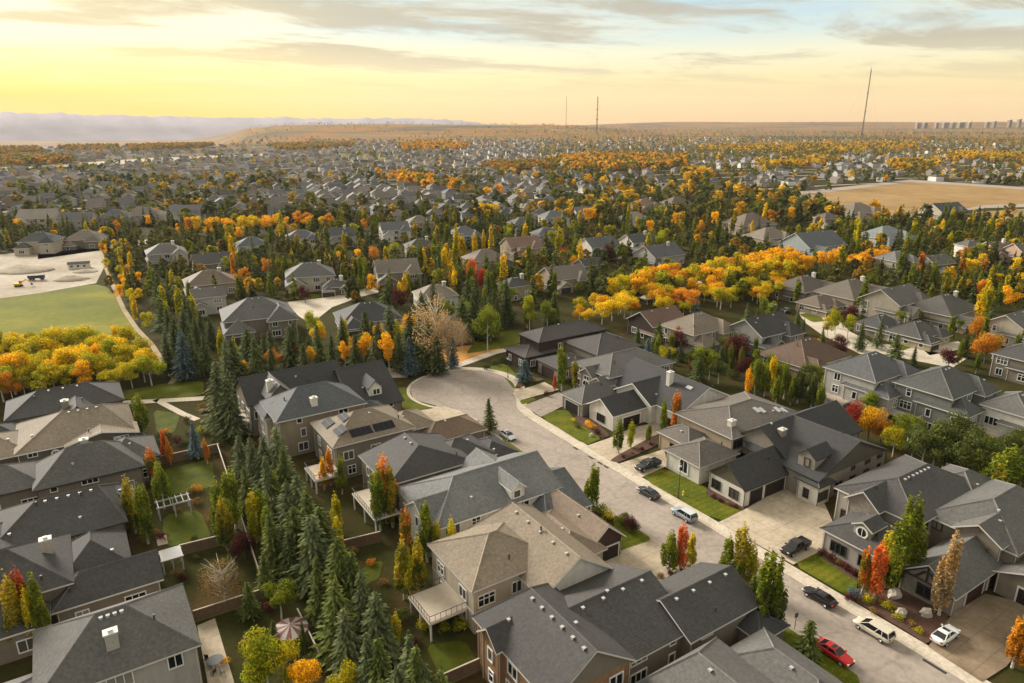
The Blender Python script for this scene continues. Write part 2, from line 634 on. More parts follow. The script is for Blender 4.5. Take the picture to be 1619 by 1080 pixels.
# ------------------------------------------------------------------ the land
def land_height(x, y):
    r = math.hypot(x, y)
    if r < 1500:
        return 0.0
    az = math.degrees(math.atan2(x, y))

    def sm(a, b, v):
        k = max(0.0, min(1.0, (v - a) / (b - a)))
        return k * k * (3 - 2 * k)
    h = 0.0
    h += 46 * sm(2600, 4300, r) * sm(-23, -17, az) * (1 - sm(2, 12, az)) * (1 - 0.5 * sm(5200, 7000, r))
    h += (62 * sm(5000, 8600, r)) * sm(4, 12, az)
    h -= 120 * sm(2000, 3600, r) * (1 - sm(-24, -19, az))
    h += 5 * math.sin(x * .0031 + 1) * math.sin(y * .0023) * sm(1500, 3000, r)
    return h


def build_land():
    radii = [0, 40, 80, 140, 220, 320, 450, 620, 850, 1150, 1500] + [1500 + 180 * i for i in range(1, 48)]
    k = 180
    v, f = [(0, 0, 0)], []
    for r in radii[1:]:
        for i in range(k):
            a = 2 * math.pi * i / k
            x, y = r * math.sin(a), r * math.cos(a)
            v.append((x, y, land_height(x, y)))
    for i in range(k):
        f.append((0, 1 + (i + 1) % k, 1 + i))
    for a in range(len(radii) - 2):
        o = 1 + a * k
        for i in range(k):
            j = (i + 1) % k
            f.append((o + i, o + j, o + k + j, o + k + i))
    me = bpy.data.meshes.new('ground')
    me.from_pydata(v, [], f)
    me.materials.append(M['land'])
    me.polygons.foreach_set('use_smooth', [True] * len(f))
    tag(link('ground', me), kind='structure')
    # mountain range on the western horizon
    rr = random.Random(3)
    mb = MB()
    n = 150
    rows = []
    ph = [rr.uniform(0, 6) for _ in range(8)]
    for layer, (dist, hh) in enumerate(((8700, 0), (9150, .45), (9500, 1.0), (9900, .3))):
        ring = []
        for i in range(n + 1):
            az = R(-58 + 60 * i / n)
            g = i / n
            prof = 0.62 + .16 * math.sin(i * .31 + ph[0]) + .12 * math.sin(i * .73 + ph[1]) + .10 * abs(math.sin(i * 1.9 + ph[2])) + .06 * math.sin(i * 3.1 + ph[3])
            crest = 156 - 36 * max(0, min(1, (g - .44) / .14)) - 14 * max(0, min(1, (g - .6) / .3)) - 110 * max(0, min(1, (g - .88) / .1))
            crest += 34 * (prof - .75)
            z = -135 + (crest + 135) * hh
            if hh == 1.0:
                z += rr.uniform(-9, 11)
            ring.append((dist * math.sin(az), dist * math.cos(az), z))
        rows.append(ring)
    mb.rings(rows, cap=False, closed=False)
    tag(mb.build('mountains', M['mountain_rock'], smooth=True), kind='structure')


build_land()


def sheet(name, pts, z, mat, kind='structure', label=None, world=False, thick=0.0, color=None):
    """a flat piece of ground cover; pts in the street frame, or world points"""
    ps = [p if world else W(*p) for p in pts]
    ar = sum(ps[i][0] * ps[(i + 1) % len(ps)][1] - ps[(i + 1) % len(ps)][0] * ps[i][1] for i in range(len(ps)))
    if ar < 0:
        ps = ps[::-1]
    mb = MB()
    mb.quad(*[(x, y, z) for x, y in ps])
    if thick:
        for i in range(len(ps)):
            a, b = ps[i], ps[(i + 1) % len(ps)]
            mb.quad((a[0], a[1], z - thick), (b[0], b[1], z - thick), (b[0], b[1], z), (a[0], a[1], z))
    return tag(mb.build(name, mat, color=color), kind=kind, label=label)


KEEP = []


def seen_sheet(name, pix, z, mat, **kw):
    KEEP.append([at(*p) for p in pix])
    if name in ('lawn', 'flower_bed', 'leaf_litter', 'meadow'):
        # cut the corners twice: planted edges are soft
        for _ in range(2 if name != 'lawn' else 1):
            q = []
            for i in range(len(pix)):
                a, b = pix[i], pix[(i + 1) % len(pix)]
                k = .14
                q += [(a[0] + (b[0] - a[0]) * k, a[1] + (b[1] - a[1]) * k), (b[0] + (a[0] - b[0]) * k, b[1] + (a[1] - b[1]) * k)]
            pix = q
    return sheet(name, [at(*p) for p in pix], z, mat, world=True, **kw)


BULB = (78.6, 143.9)
BR = 13.2


def arc(c, r, a0, a1, n):
    return [(c[0] + r * math.cos(R(a0 + (a1 - a0) * i / n)), c[1] + r * math.sin(R(a0 + (a1 - a0) * i / n))) for i in range(n + 1)]


RL, RRt = 71.4, 82.0


def build_street():
    # carriageway with its turning circle
    right = [(RRt, 5), (RRt, 120), (83.0, 126), (86.5, 131.0)]
    ring = arc(BULB, BR, -52, 232, 48)
    left = [(RL - 0.4, 131.5), (RL - .2, 125), (RL, 118), (RL, 5)]
    road = right + ring + left
    sheet('road', road, 0.020, M['asphalt'])

    def strip(name, line, w, z, mat):
        """a kerbed strip beside a line of street points, on its right-hand side for w > 0"""
        n = len(line)
        a, b = [], []
        for i in range(n):
            p, q = line[max(0, i - 1)], line[min(n - 1, i + 1)]
            dx, dy = q[0] - p[0], q[1] - p[1]
            L = math.hypot(dx, dy)
            a.append(line[i])
            b.append((line[i][0] + dy / L * w, line[i][1] - dx / L * w))
        mb = MB()
        A = [W(*p) for p in a]
        Bq = [W(*p) for p in b]
        for i in range(n - 1):
            mb.quad((*A[i], z), (*A[i + 1], z), (*Bq[i + 1], z), (*Bq[i], z))
            mb.quad((*A[i], 0), (*A[i + 1], 0), (*A[i + 1], z), (*A[i], z))
            mb.quad((*Bq[i], 0), (*Bq[i + 1], 0), (*Bq[i + 1], z), (*Bq[i], z))
        return tag(mb.build(name, mat), kind='structure')
    rline = [(RRt, 5)] + [(RRt, 5 + 5 * i) for i in range(1, 23)] + [(RRt + .1, 121), (83.1, 126), (86.3, 131.0)] + arc(BULB, BR, -50, 100, 26)
    strip('sidewalk', rline, 2.5, 0.13, M['concrete'])
    lline = arc(BULB, BR, 100, 230, 22) + [(RL - 0.4, 131.5), (RL - .2, 125), (RL, 118)] + [(RL, 118 - 5 * i) for i in range(1, 23)]
    strip('kerb', lline, 0.75, 0.13, M['concrete'])
    # front lawns of the far side of the street
    z = 0.16
    for pts in ([(84.5, 111.6), (84.5, 123.0), (88, 127), (92, 122.5), (92.6, 116), (92.8, 113.0)],
                [(84.5, 104.0), (84.5, 115.6), (92.5, 113.4), (92.6, 104.2)],
                [(84.5, 76.8), (84.5, 86.2), (91.0, 86.2), (91.0, 76.6), (92.2, 76.0), (92.2, 67.6), (84.5, 67.4)],
                [(84.5, 43.8), (84.5, 54.0), (92.0, 54.0), (92.0, 43.8)],
                [(84.5, 139), (92, 134), (99, 136), (99, 146), (95, 151), (91, 152)]):
        pass
    for nm, pix in (('lawn', [(854.7, 660), (871.5, 649.5), (897.5, 649.5), (912, 668), (952, 694), (926, 705)]),
                    ('lawn', [(1012.6, 756), (1047.5, 740), (1118, 771), (1116, 783), (1141.6, 795), (1158, 804), (1176, 807), (1134.6, 826)]),
                    ('lawn', [(1253.5, 893.4), (1296, 872), (1302, 885), (1356, 919), (1353, 941.6), (1336, 941.6)]),
                    ('lawn', [(791, 690), (843, 727), (812, 741), (800, 705)]),
                    ('lawn', [(975, 872), (968, 812), (1000, 832), (1031, 853), (1009, 866)]),
                    ('lawn', [(1226, 990), (1236.5, 987), (1374, 1082), (1273, 1086)]),
                    ('lawn', [(622, 612), (646, 613), (655, 632), (695, 643), (648, 651), (628, 640)]),
                    ('lawn', [(772, 580), (800, 575), (822, 600), (848, 606), (813, 616), (797, 596)]),
                    ('lawn', [(821, 634), (842, 629), (848, 633), (826, 641)]),
                    ('lawn', [(196, 633), (186, 620), (262, 606), (322, 602), (322, 626)]),
                    ('lawn', [(242, 648), (285, 655), (276, 684), (249, 687)]),
                    ('lawn', [(258, 815), (316, 806), (336, 852), (258, 866)]),
                    ('lawn', [(250, 745), (335, 725), (340, 770), (260, 785)]),
                    ('lawn', [(735, 560), (763, 527), (830, 520), (822, 545), (760, 556)]),
                    ('lawn', [(570, 900), (606, 885), (600, 915), (575, 925)]),
                    ('lawn', [(672, 1020), (735, 1012), (760, 1055), (700, 1078)])):
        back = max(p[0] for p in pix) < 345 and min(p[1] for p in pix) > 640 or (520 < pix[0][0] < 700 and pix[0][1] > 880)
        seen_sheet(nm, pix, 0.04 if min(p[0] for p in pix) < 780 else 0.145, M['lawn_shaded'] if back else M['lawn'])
    for pix in ([(1116, 776), (1122, 772), (1178, 801), (1176, 807), (1160, 805), (1141, 796), (1118, 785)],
                [(1296, 870), (1302, 866), (1360, 905), (1360, 925), (1303, 887)],
                [(1336, 943), (1358, 930), (1425, 930), (1505, 974), (1466, 1022), (1440, 1004)],
                [(962, 729), (978, 733), (1052, 699), (1058, 690), (1040, 686)],
                [(1043, 919), (1095, 896), (1105, 902), (1060, 925)],
                [(902, 662), (930, 655), (965, 690), (952, 694), (912, 668)],
                [(812, 617), (848, 605), (862, 600), (836, 596), (822, 600)]):
        seen_sheet('flower_bed', pix, 0.17, M['mulch'])
    seen_sheet('leaf_litter', [(655, 562), (740, 545), (800, 548), (740, 573), (700, 582), (668, 584)], 0.03, M['leaf_litter'])
    # driveways
    for pix, mt in (([(927, 706), (962, 694), (1000, 677), (1042, 668), (1050, 690), (963, 730)], 'driveway'),
                    ([(979, 734), (1050, 711), (1056, 737), (1014, 756)], 'driveway'),
                    ([(1135.5, 827), (1178, 806), (1245, 768), (1300, 790), (1322, 838), (1310, 866), (1254, 894)], 'driveway'),
                    ([(1467, 1024), (1506, 971), (1557, 940), (1625, 955), (1625, 1010), (1591, 1055), (1552, 1080)], 'driveway_brown'),
                    ([(929, 890), (978, 873), (1033, 854), (1123, 908), (1105, 930), (1040, 955), (950, 940), (925, 915)], 'driveway'),
                    ([(648, 652), (705, 643.5), (757, 664), (749, 674), (656, 674)], 'driveway'),
                    ([(811, 621), (861, 605), (884, 617), (821, 634)], 'driveway'),
                    ([(828, 642), (884, 621), (907, 635), (855, 660)], 'asphalt'),
                    ([(602, 580), (646, 588), (644, 598), (606, 598)], 'driveway')):
        seen_sheet('driveway', pix, 0.155, M[mt])
    # footpath leaving the turning circle, and paths by the grove
    for nm, line, w, mt in (('footpath', [(700, 586), (735, 574), (780, 558), (830, 546), (880, 538)], 3.0, 'concrete'),
                            ('footpath', [(192, 637), (250, 634), (322, 630)], 2.6, 'concrete'),
                            ('footpath', [(246, 632), (290, 655), (312, 664)], 1.6, 'concrete'),
                            ('trail', [(160, 400), (168, 425), (178, 450), (196, 490), (216, 520), (240, 545), (262, 580), (276, 600), (270, 607)], 1.5, 'trail')):
        pts = [at(*p) for p in line]
        mb = MB()
        for i in range(len(pts) - 1):
            a, b = pts[i], pts[i + 1]
            L = math.hypot(b[0] - a[0], b[1] - a[1])
            nx, ny = -(b[1] - a[1]) / L * w / 2, (b[0] - a[0]) / L * w / 2
            z = 0.06 + 0.004 * i
            mb.quad((a[0] + nx, a[1] + ny, z), (a[0] - nx, a[1] - ny, z), (b[0] - nx, b[1] - ny, z), (b[0] + nx, b[1] + ny, z))
        tag(mb.build(nm, M[mt]), kind='structure')
    # streets and drives farther back
    for nm, pix in (('side_street', [(452, 478), (520, 470), (556, 462), (568, 470), (525, 486), (492, 512), (472, 500)]),
                    ('side_street', [(556, 462), (568, 470), (610, 460), (600, 450)]),
                    ('side_street', [(1258, 490), (1312, 494), (1345, 525), (1375, 540), (1360, 560), (1300, 530), (1275, 512)]),
                    ('side_street', [(1372, 541), (1430, 548), (1530, 566), (1505, 582), (1425, 566), (1360, 560)]),
                    ('side_street', [(1450, 546), (1515, 540), (1530, 550), (1470, 562)]),
                    ('side_street', [(1010, 470), (1080, 446), (1140, 440), (1090, 452), (1020, 476)]),
                    ('side_street', [(60, 402), (240, 378), (245, 384), (60, 410)]),
                    ('avenue', [(1235, 306), (1330, 296), (1440, 284), (1619, 296), (1619, 300), (1440, 288), (1335, 301), (1240, 311)]),
                    ('avenue', [(1380, 344), (1560, 324), (1640, 322), (1640, 327), (1560, 329), (1385, 350)])):
        seen_sheet(nm, pix, 0.05, M['concrete'] if nm == 'side_street' else M['asphalt'])
    seen_sheet('lawn', [(1405, 545), (1430, 538), (1452, 545), (1425, 556)], 0.07, M['lawn'])
    seen_sheet('lawn', [(1262, 497), (1290, 494), (1305, 508), (1285, 510)], 0.07, M['lawn'])
    seen_sheet('lawn', [(450, 470), (480, 464), (515, 466), (490, 474)], 0.07, M['lawn'])
    # green meadow and the graded building plot
    seen_sheet('meadow', [(-160, 500), (0, 472), (60, 464), (150, 449), (172, 455), (205, 500), (222, 530), (205, 552), (120, 548), (0, 566), (-160, 590)], 0.04, M['meadow'])
    seen_sheet('bare_earth', [(-160, 425), (0, 402), (160, 390), (166, 420), (152, 448), (60, 464), (0, 472), (-160, 502)], 0.05, M['bare_earth'])
    # dry grass field beyond the rows of trees
    seen_sheet('dry_field', [(1248, 312), (1330, 301), (1440, 288), (1640, 301), (1640, 322), (1560, 324), (1480, 338), (1330, 345)], 0.06, M['dry_field'])
    seen_sheet('dry_field', [(1500, 338), (1640, 329), (1640, 350), (1520, 352)], 0.06, M['dry_field'])
    seen_sheet('dry_field', [(-100, 268), (60, 262), (240, 250), (420, 243), (420, 246), (240, 256), (60, 270), (-100, 278)], 0.08, M['bare_earth'])
    seen_sheet('dry_field', [(520, 248), (560, 245), (640, 246), (650, 250), (560, 254)], 0.08, M['meadow'])


build_street()

# ------------------------------------------------------------------ houses
GLASS_CACHE = {}


def window_meshes(w, h, style, dark=False):
    key = (round(w, 2), round(h, 2), style, dark)
    if key in GLASS_CACHE:
        return GLASS_CACHE[key]
    fr = MB()
    b, d = 0.13, 0.13
    fr.box(-w / 2 - b, w / 2 + b, -d, 0.02, -b, 0)
    fr.box(-w / 2 - b, w / 2 + b, -d, 0.02, h, h + b)
    fr.box(-w / 2 - b, -w / 2, -d, 0.02, 0, h)
    fr.box(w / 2, w / 2 + b, -d, 0.02, 0, h)
    n = 1 if w < 1.3 else (2 if w < 2.4 else 3)
    for i in range(1, n):
        x = -w / 2 + w * i / n
        fr.box(x - .05, x + .05, -d + .01, 0.02, 0, h)
    if h > 1.35 and style:
        fr.box(-w / 2, w / 2, -d + .015, 0.02, h * .62, h * .62 + .08)
    pn = MB()
    pn.quad((-w / 2, -0.02, 0), (w / 2, -0.02, 0), (w / 2, -0.02, h), (-w / 2, -0.02, h))
    tm = M['trim_dark'] if dark else M['trim_white']
    GLASS_CACHE[key] = (fr.mesh('window', tm), pn.mesh('pane', M['window_glass']))
    return GLASS_CACHE[key]


VENT = MB()
VENT.box(-.15, .15, -.14, .14, -.1, .18)
VENT.box(-.21, .21, -.2, .2, .18, .25)
VENT_ME = VENT.mesh('roof_vent', M['vent'])
PIPE = MB()
PIPE.bar((0, 0, -.2), (0, 0, .55), .11, k=6)
PIPE.bar((0, 0, .55), (0, 0, .7), .17, k=6)
PIPE_ME = PIPE.mesh('roof_pipe', M['trim_dark'])
SKYL = MB()
SKYL.box(-.45, .45, -.8, .8, -.1, .16)
SKYL_ME = SKYL.mesh('skylight', M['skylight'])


class Blk:
    """one wing of a house: eave rectangle in the house frame, eave height z, roof"""

    def __init__(self, s0, s1, t0, t1, z, rise, axis=None, i0=None, i1=None, z0=0.0, wall=None, wcol=None, win=None, faces='st',
                 doors=(), rcol=None, vents=0, storeys=None, band=None, inset=0.5, chim=(), sky=(), pipes=1, gcol=None):
        self.__dict__.update(locals())
        if axis is None:
            self.axis = 's' if (s1 - s0) >= (t1 - t0) else 't'
        half = ((t1 - t0) if self.axis == 's' else (s1 - s0)) / 2
        L = (s1 - s0) if self.axis == 's' else (t1 - t0)
        d = min(half, L / 2 - 0.05)
        self.i0 = d if i0 is None else i0
        self.i1 = d if i1 is None else i1
        self.half = half

    def roof_z(self, s, t):
        if self.axis == 's':
            a = min(t - self.t0, self.t1 - t) / self.half
            e0, e1 = s - self.s0, self.s1 - s
        else:
            a = min(s - self.s0, self.s1 - s) / self.half
            e0, e1 = t - self.t0, self.t1 - t
        if self.i0 > .01:
            a = min(a, e0 / self.i0)
        if self.i1 > .01:
            a = min(a, e1 / self.i1)
        return self.z + self.rise * max(0, a)


ALL_FOOT = []          # footprints in the world, for keeping trees out of houses


def house(label, blocks, roof, wall, trim='trim', angle=ST, group=None, name='house', detail=2, origin=None, wall_mat='stucco', cat='house',
          dark_win=False, wseed=0):
    """blocks in the frame turned by angle; origin: world place that the frame's 0,0 has (default: the camera's foot)"""
    rr = random.Random(hash((label, wseed)) & 0xffff if False else sum(map(ord, label)) + wseed)
    c, s = math.cos(angle), math.sin(angle)
    cs = (min(b.s0 for b in blocks) + max(b.s1 for b in blocks)) / 2
    ct = (min(b.t0 for b in blocks) + max(b.t1 for b in blocks)) / 2
    ox, oy = origin if origin else (0, 0)
    root = empty(name, (ox + cs * c - ct * s, oy + cs * s + ct * c, 0), angle)
    tag(root, label, cat, group)
    root['landmark'] = 1
    for b in blocks:
        for p in ((b.s0, b.t0), (b.s1, b.t0), (b.s1, b.t1), (b.s0, b.t1)):
            pass
        ALL_FOOT.append((ox, oy, c, s, b.s0, b.s1, b.t0, b.t1))
    for b in blocks:
        x0, x1, y0, y1, z, rise = b.s0 - cs, b.s1 - cs, b.t0 - ct, b.t1 - ct, b.z, b.rise
        # ---- roof slab
        if b.axis == 's':
            ym = (y0 + y1) / 2
            A, Bp = (x0 + b.i0, ym, z + rise), (x1 - b.i1, ym, z + rise)
            c00, c10, c11, c01 = (x0, y0, z), (x1, y0, z), (x1, y1, z), (x0, y1, z)
        else:
            xm = (x0 + x1) / 2
            A, Bp = (xm, y0 + b.i0, z + rise), (xm, y1 - b.i1, z + rise)
            c00, c10, c11, c01 = (x1, y0, z), (x1, y1, z), (x0, y1, z), (x0, y0, z)
        # c00..c10 is the long side left of the ridge direction A->Bp
        g0, g1 = b.i0 < .05, b.i1 < .05
        faces = [(c00, c10, Bp, A), (c11, c01, A, Bp)]
        if not g1:
            faces.append((c10, c11, Bp))
        if not g0:
            faces.append((c01, c00, A))
        loop = [c00, c10] + ([Bp] if g1 else []) + [c11, c01] + ([A] if g0 else [])
        mb = MB()
        th = 0.24
        for f in faces:
            mb.quad(*f)
            mb.quad(*[(p[0], p[1], p[2] - th) for p in reversed(f)], m=1)
        for i in range(len(loop)):
            p, q = loop[i], loop[(i + 1) % len(loop)]
            mb.quad((p[0], p[1], p[2] - th), (q[0], q[1], q[2] - th), q, p, m=1)
        ro = mb.build('roof', [M['shingle'], M[trim]], root, color=b.rcol or roof)
        if detail >= 2:
            # ridge and hip caps, a touch proud of the shingles
            rc = MB()
            lines = [(A, Bp)]
            if not g0:
                lines += [(A, c00), (A, c01)]
            if not g1:
                lines += [(Bp, c10), (Bp, c11)]
            for p, q in lines:
                rc.bar((p[0], p[1], p[2] - .02), (q[0], q[1], q[2] - .02), .13, k=4)
            k = 1.35
            rc.build('ridge_cap', M['shingle'], ro, color=[min(1, v * k + .01) for v in (b.rcol or roof)])
        # ---- walls
        ins = b.inset
        wx0, wx1, wy0, wy1 = x0 + ins, x1 - ins, y0 + ins, y1 - ins
        wb = MB()
        wb.box(wx0, wx1, wy0, wy1, b.z0, z - .1)
        slope = rise / b.half
        gm = 1
        if b.axis == 's':
            for g, xx in ((g0, wx0), (g1, wx1)):
                if g:
                    wb.quad((xx, wy0, z - .1), (xx, wy1, z - .1), (xx, wy1, z + ins * slope - .25), (xx, (wy0 + wy1) / 2, z + rise - .25), (xx, wy0, z + ins * slope - .25), m=gm)
        else:
            for g, yy in ((g0, wy0), (g1, wy1)):
                if g:
                    wb.quad((wx0, yy, z - .1), (wx1, yy, z - .1), (wx1, yy, z + ins * slope - .25), ((wx0 + wx1) / 2, yy, z + rise - .25), (wx0, yy, z + ins * slope - .25), m=gm)
        wm = M[b.wall or wall_mat]
        wo = wb.build('wall', [wm, wm], root, color=b.wcol or wall)
        if b.gcol:
            wo.data.materials[1] = M['siding_' + b.gcol] if 'siding_' + b.gcol in M else wm
        if b.band and detail >= 2:
            bb = MB()
            o = .04
            bb.box(wx0 - o, wx1 + o, wy0 - o, wy1 + o, b.z0 + b.band - .12, b.z0 + b.band + .12)
            bb.build('belt_course', M[trim], root)
        if detail >= 2 and b.z0 == 0 and b.z > 2.8:
            for (x, y) in ((wx0 + .15, wy0 - .06), (wx1 - .15, wy0 - .06), (wx0 - .06, wy1 - .2)):
                dp = MB()
                dp.bar((x, y, 0), (x, y, z - .2), .05, k=4)
                dp.build('downpipe', M[trim], root)
        # ---- windows, doors
        def free(px, py, zz):
            for o in blocks:
                if o is b:
                    continue
                if o.s0 - .2 < px < o.s1 + .2 and o.t0 - .2 < py < o.t1 + .2 and zz < o.roof_z(min(max(px, o.s0), o.s1), min(max(py, o.t0), o.t1)) + 1.5 and zz > o.z0:
                    return False
            return True
        st = b.storeys or max(1, int(round((b.z - b.z0 - .1) / 3.0)))
        used = []
        for (face, u, w, h, dc) in b.doors:
            if face == 't':
                L0, L1 = wx0, wx1
                pp = (L0 + (L1 - L0) * u, wy0, 0.05)
                rz = 0
            else:
                L0, L1 = wy0, wy1
                pp = (wx0, L0 + (L1 - L0) * u, 0.05)
                rz = -math.pi / 2
            used.append((face, L0 + (L1 - L0) * u, w))
            fr = MB()
            fr.box(-w / 2 - .2, w / 2 + .2, -.12, .02, h, h + .22)
            fr.box(-w / 2 - .2, -w / 2, -.12, .02, -.05, h)
            fr.box(w / 2, w / 2 + .2, -.12, .02, -.05, h)
            gd = fr.build('garage_door' if w > 1.6 else 'door', M[trim], root)
            gd.location = pp
            gd.rotation_euler = (0, 0, rz)
            pn = MB()
            nr = 4 if w > 1.6 else 1
            for i in range(nr):
                pn.box(-w / 2, w / 2, -.05, .01, i * h / nr, (i + 1) * h / nr - .04)
            pn.build('door_panel', M['garage_door'], gd, color=dc)
        if b.win != 0 and b.z - b.z0 > 1.2:
            for face in b.faces:
                if face == 't':
                    L0, L1 = wx0, wx1
                else:
                    L0, L1 = wy0, wy1
                span = L1 - L0
                n = b.win if b.win else max(1, int(span / 4.2))
                if span < 1.6:
                    continue
                for fl in range(st):
                    zf = b.z0 + 0.9 + fl * 3.0
                    if st == 1 and b.z - b.z0 < 2.2:
                        zf = b.z0 + 0.35
                    for i in range(n):
                        if rr.random() < .12 and n > 2:
                            continue
                        u = L0 + span * (i + .5) / n + rr.uniform(-.3, .3)
                        w = rr.choice([.9, 1.4, 1.8, 2.4]) if b.z - b.z0 > 2.2 else min(1.2, span * .5)
                        if span < 3.4:
                            w = round(min(w, span * .5), 1)
                        h = min(1.6, b.z - .35 - zf)
                        if h < .5 or w > span - .6:
                            continue
                        if any(f == face and abs(u - q) < (ww + w) / 2 + .4 and fl == 0 for f, q, ww in used):
                            continue
                        if face == 't':
                            pp, rz, out = (u, wy0, zf), 0, (u + cs, wy0 + ct - .8)
                        else:
                            pp, rz, out = (wx0, u, zf), -math.pi / 2, (wx0 + cs - .8, u + ct)
                        if b.z0 == 0 and not free(out[0], out[1], zf):
                            continue
                        fm, pm = window_meshes(w, round(h * 5) / 5, rr.random() < .4, dark_win)
                        wo_ = link('window', fm, root, loc=pp, rz=rz)
                        link('pane', pm, wo_)
        # ---- things on the roof
        def on_roof(me, s_, t_, nm, rz=0, tilt=None):
            o = link(nm, me, ro, loc=(s_ - cs, t_ - ct, b.roof_z(s_, t_)), rz=rz)
            return o
        if detail >= 1 and b.vents:
            for i in range(b.vents):
                u = (i + .7) / (b.vents + .4)
                if b.axis == 's':
                    a0, a1 = b.s0 + b.i0, b.s1 - b.i1
                    on_roof(VENT_ME, a0 + (a1 - a0) * u, (b.t0 + b.t1) / 2 - .7, 'roof_vent')
                else:
                    a0, a1 = b.t0 + b.i0, b.t1 - b.i1
                    on_roof(VENT_ME, (b.s0 + b.s1) / 2 - .7, a0 + (a1 - a0) * u, 'roof_vent')
        if detail >= 2:
            for i in range(b.pipes):
                on_roof(rr.choice((PIPE_ME, VENT_ME)), rr.uniform(b.s0 + 2, b.s1 - 2) if b.s1 - b.s0 > 5 else (b.s0 + b.s1) / 2,
                        rr.uniform(b.t0 + 1.5, (b.t0 + b.t1) / 2) if b.t1 - b.t0 > 4 else (b.t0 + b.t1) / 2, 'roof_vent')
        for (s_, t_) in b.sky:
            o = on_roof(SKYL_ME, s_, t_, 'skylight')
            if b.axis == 's':
                o.rotation_euler = (math.atan2(rise, b.half) * (1 if t_ < (b.t0 + b.t1) / 2 else -1), 0, 0)
            else:
                o.rotation_euler = (0, -math.atan2(rise, b.half) * (1 if s_ < (b.s0 + b.s1) / 2 else -1), 0)
        for (s_, t_, hh, cc) in b.chim:
            zb = b.roof_z(s_, t_)
            mb = MB()
            mb.box(-.65, .65, -.5, .5, -1.2, hh)
            ch = mb.build('chimney', M['chimney'], ro, color=cc)
            ch.location = (s_ - cs, t_ - ct, zb)
            mb = MB()
            mb.box(-.75, .75, -.6, .6, hh, hh + .2)
            mb.box(-.25, .25, -.25, .25, hh + .2, hh + .45)
            mb.build('chimney_cap', M['trim'], ch)
    root['frame'] = (ox, oy, c, s, cs, ct)
    return root


def deck(h, s0, s1, t0, t1, z, stairs=False, rail='trim_dark'):
    """a raised deck with posts and railing, part of house h; street-frame rectangle"""
    ox, oy, c, s, cs, ct = h['frame']
    x0, x1, y0, y1 = s0 - cs, s1 - cs, t0 - ct, t1 - ct
    mb = MB()
    n = max(4, int((y1 - y0) / .5))
    for i in range(n):
        ya = y0 + (y1 - y0) * i / n
        mb.box(x0, x1, ya, ya + (y1 - y0) / n - .02, z - .06, z)
    d = mb.build('deck', M['deck_boards'], h)
    mb = MB()
    mb.box(x0 - .05, x1, y0 - .05, y0 + .08, z - .35, z - .06)
    mb.box(x0 - .05, x1, y1 - .08, y1 + .05, z - .35, z - .06)
    mb.box(x0 - .05, x0 + .08, y0 + .08, y1 - .08, z - .35, z - .06)
    mb.build('deck_beam', M['trim'], d)
    for (x, y) in ((x0 + .2, y0 + .2), (x0 + .2, y1 - .2), (x0 + .2, (y0 + y1) / 2)):
        mb = MB()
        mb.box(x - .11, x + .11, y - .11, y + .11, 0, z - .35)
        mb.build('deck_post', M['trim'], d)
    mb = MB()
    for (a, b_) in (((x0, y0), (x0, y1)), ((x0, y0), (x1, y0)), ((x0, y1), (x1, y1))):
        L = math.hypot(b_[0] - a[0], b_[1] - a[1])
        mb.bar((*a, z + 1.0), (*b_, z + 1.0), .05, k=4)
        mb.bar((*a, z + .12), (*b_, z + .12), .03, k=4)
        k = int(L / .9) + 1
        for i in range(k + 1):
            x, y = a[0] + (b_[0] - a[0]) * i / k, a[1] + (b_[1] - a[1]) * i / k
            mb.bar((x, y, z), (x, y, z + 1.0), .035, k=4)
    mb.build('railing', M[rail], d)
    return d

for nm_, c_ in (('brown', (0.06, 0.032, 0.022)), ('white', (0.55, 0.52, 0.46)), ('olive', (0.11, 0.095, 0.065)), ('taupe', (0.2, 0.165, 0.125))):
    simple('siding_' + nm_, c_, 0.85, 0.1, 1.0)

SLATE, CHAR, GREY, WARMG = (0.060, 0.056, 0.054), (0.041, 0.039, 0.039), (0.102, 0.096, 0.089), (0.112, 0.096, 0.082)
BLUEG, TAN, BROWN, UMBER = (0.138, 0.137, 0.132), (0.20, 0.158, 0.112), (0.105, 0.066, 0.045), (0.15, 0.10, 0.068)
CREAM, WHITE, TAUPE, DARKB = (0.46, 0.39, 0.30), (0.62, 0.57, 0.49), (0.20, 0.165, 0.125), (0.048, 0.032, 0.026)
BEIGE, STONEC, OLIVE, BRICK, PALE = (0.34, 0.265, 0.18), (0.24, 0.205, 0.165), (0.13, 0.115, 0.085), (0.26, 0.145, 0.072), (0.40, 0.37, 0.33)
CHIM = (0.40, 0.35, 0.29)
DOORD = (0.022, 0.014, 0.012)
B = Blk

HL = {}
# ---- houses on the near left
HL['L1'] = house('grey hipped house with a small front gable against the yellow grove', [
    B(-16, 6, 166, 179, 5.6, 3.4, vents=3, wcol=BEIGE), B(-7, 1, 161, 172, 5.2, 2.6, axis='t', i0=0, gcol='olive', wcol=TAUPE, chim=[(-5, 165, 1.6, STONEC)]),
    B(-30, -12, 158, 168, 4.0, 2.6)], SLATE, TAUPE, trim='trim_dark')
HL['L2'] = house('tan shingled house with white fascia and arched attic windows', [
    B(-14, 6.5, 148, 165, 5, 3.9, vents=4, i1=5), B(-27, -11, 150, 163, 4.2, 2.8, pipes=4), B(-6, 6.9, 147, 153, 5.1, 1.5, axis='t', i0=0, i1=0, inset=.6, win=2)],
    TAN, OLIVE, trim='trim_white')
HL['L3'] = house('grey pyramid roofed house below the tan one, orange aspens at its corner', [
    B(-11, 6, 130.5, 142, 5, 4.2, vents=0, chim=[(-2.5, 136.8, 1.0, PALE)]), B(-1, 9, 134, 144.5, 4.8, 2.8), B(-30, -9, 133, 144, 4.6, 3.0)],
    GREY, TAUPE, trim='trim_dark')
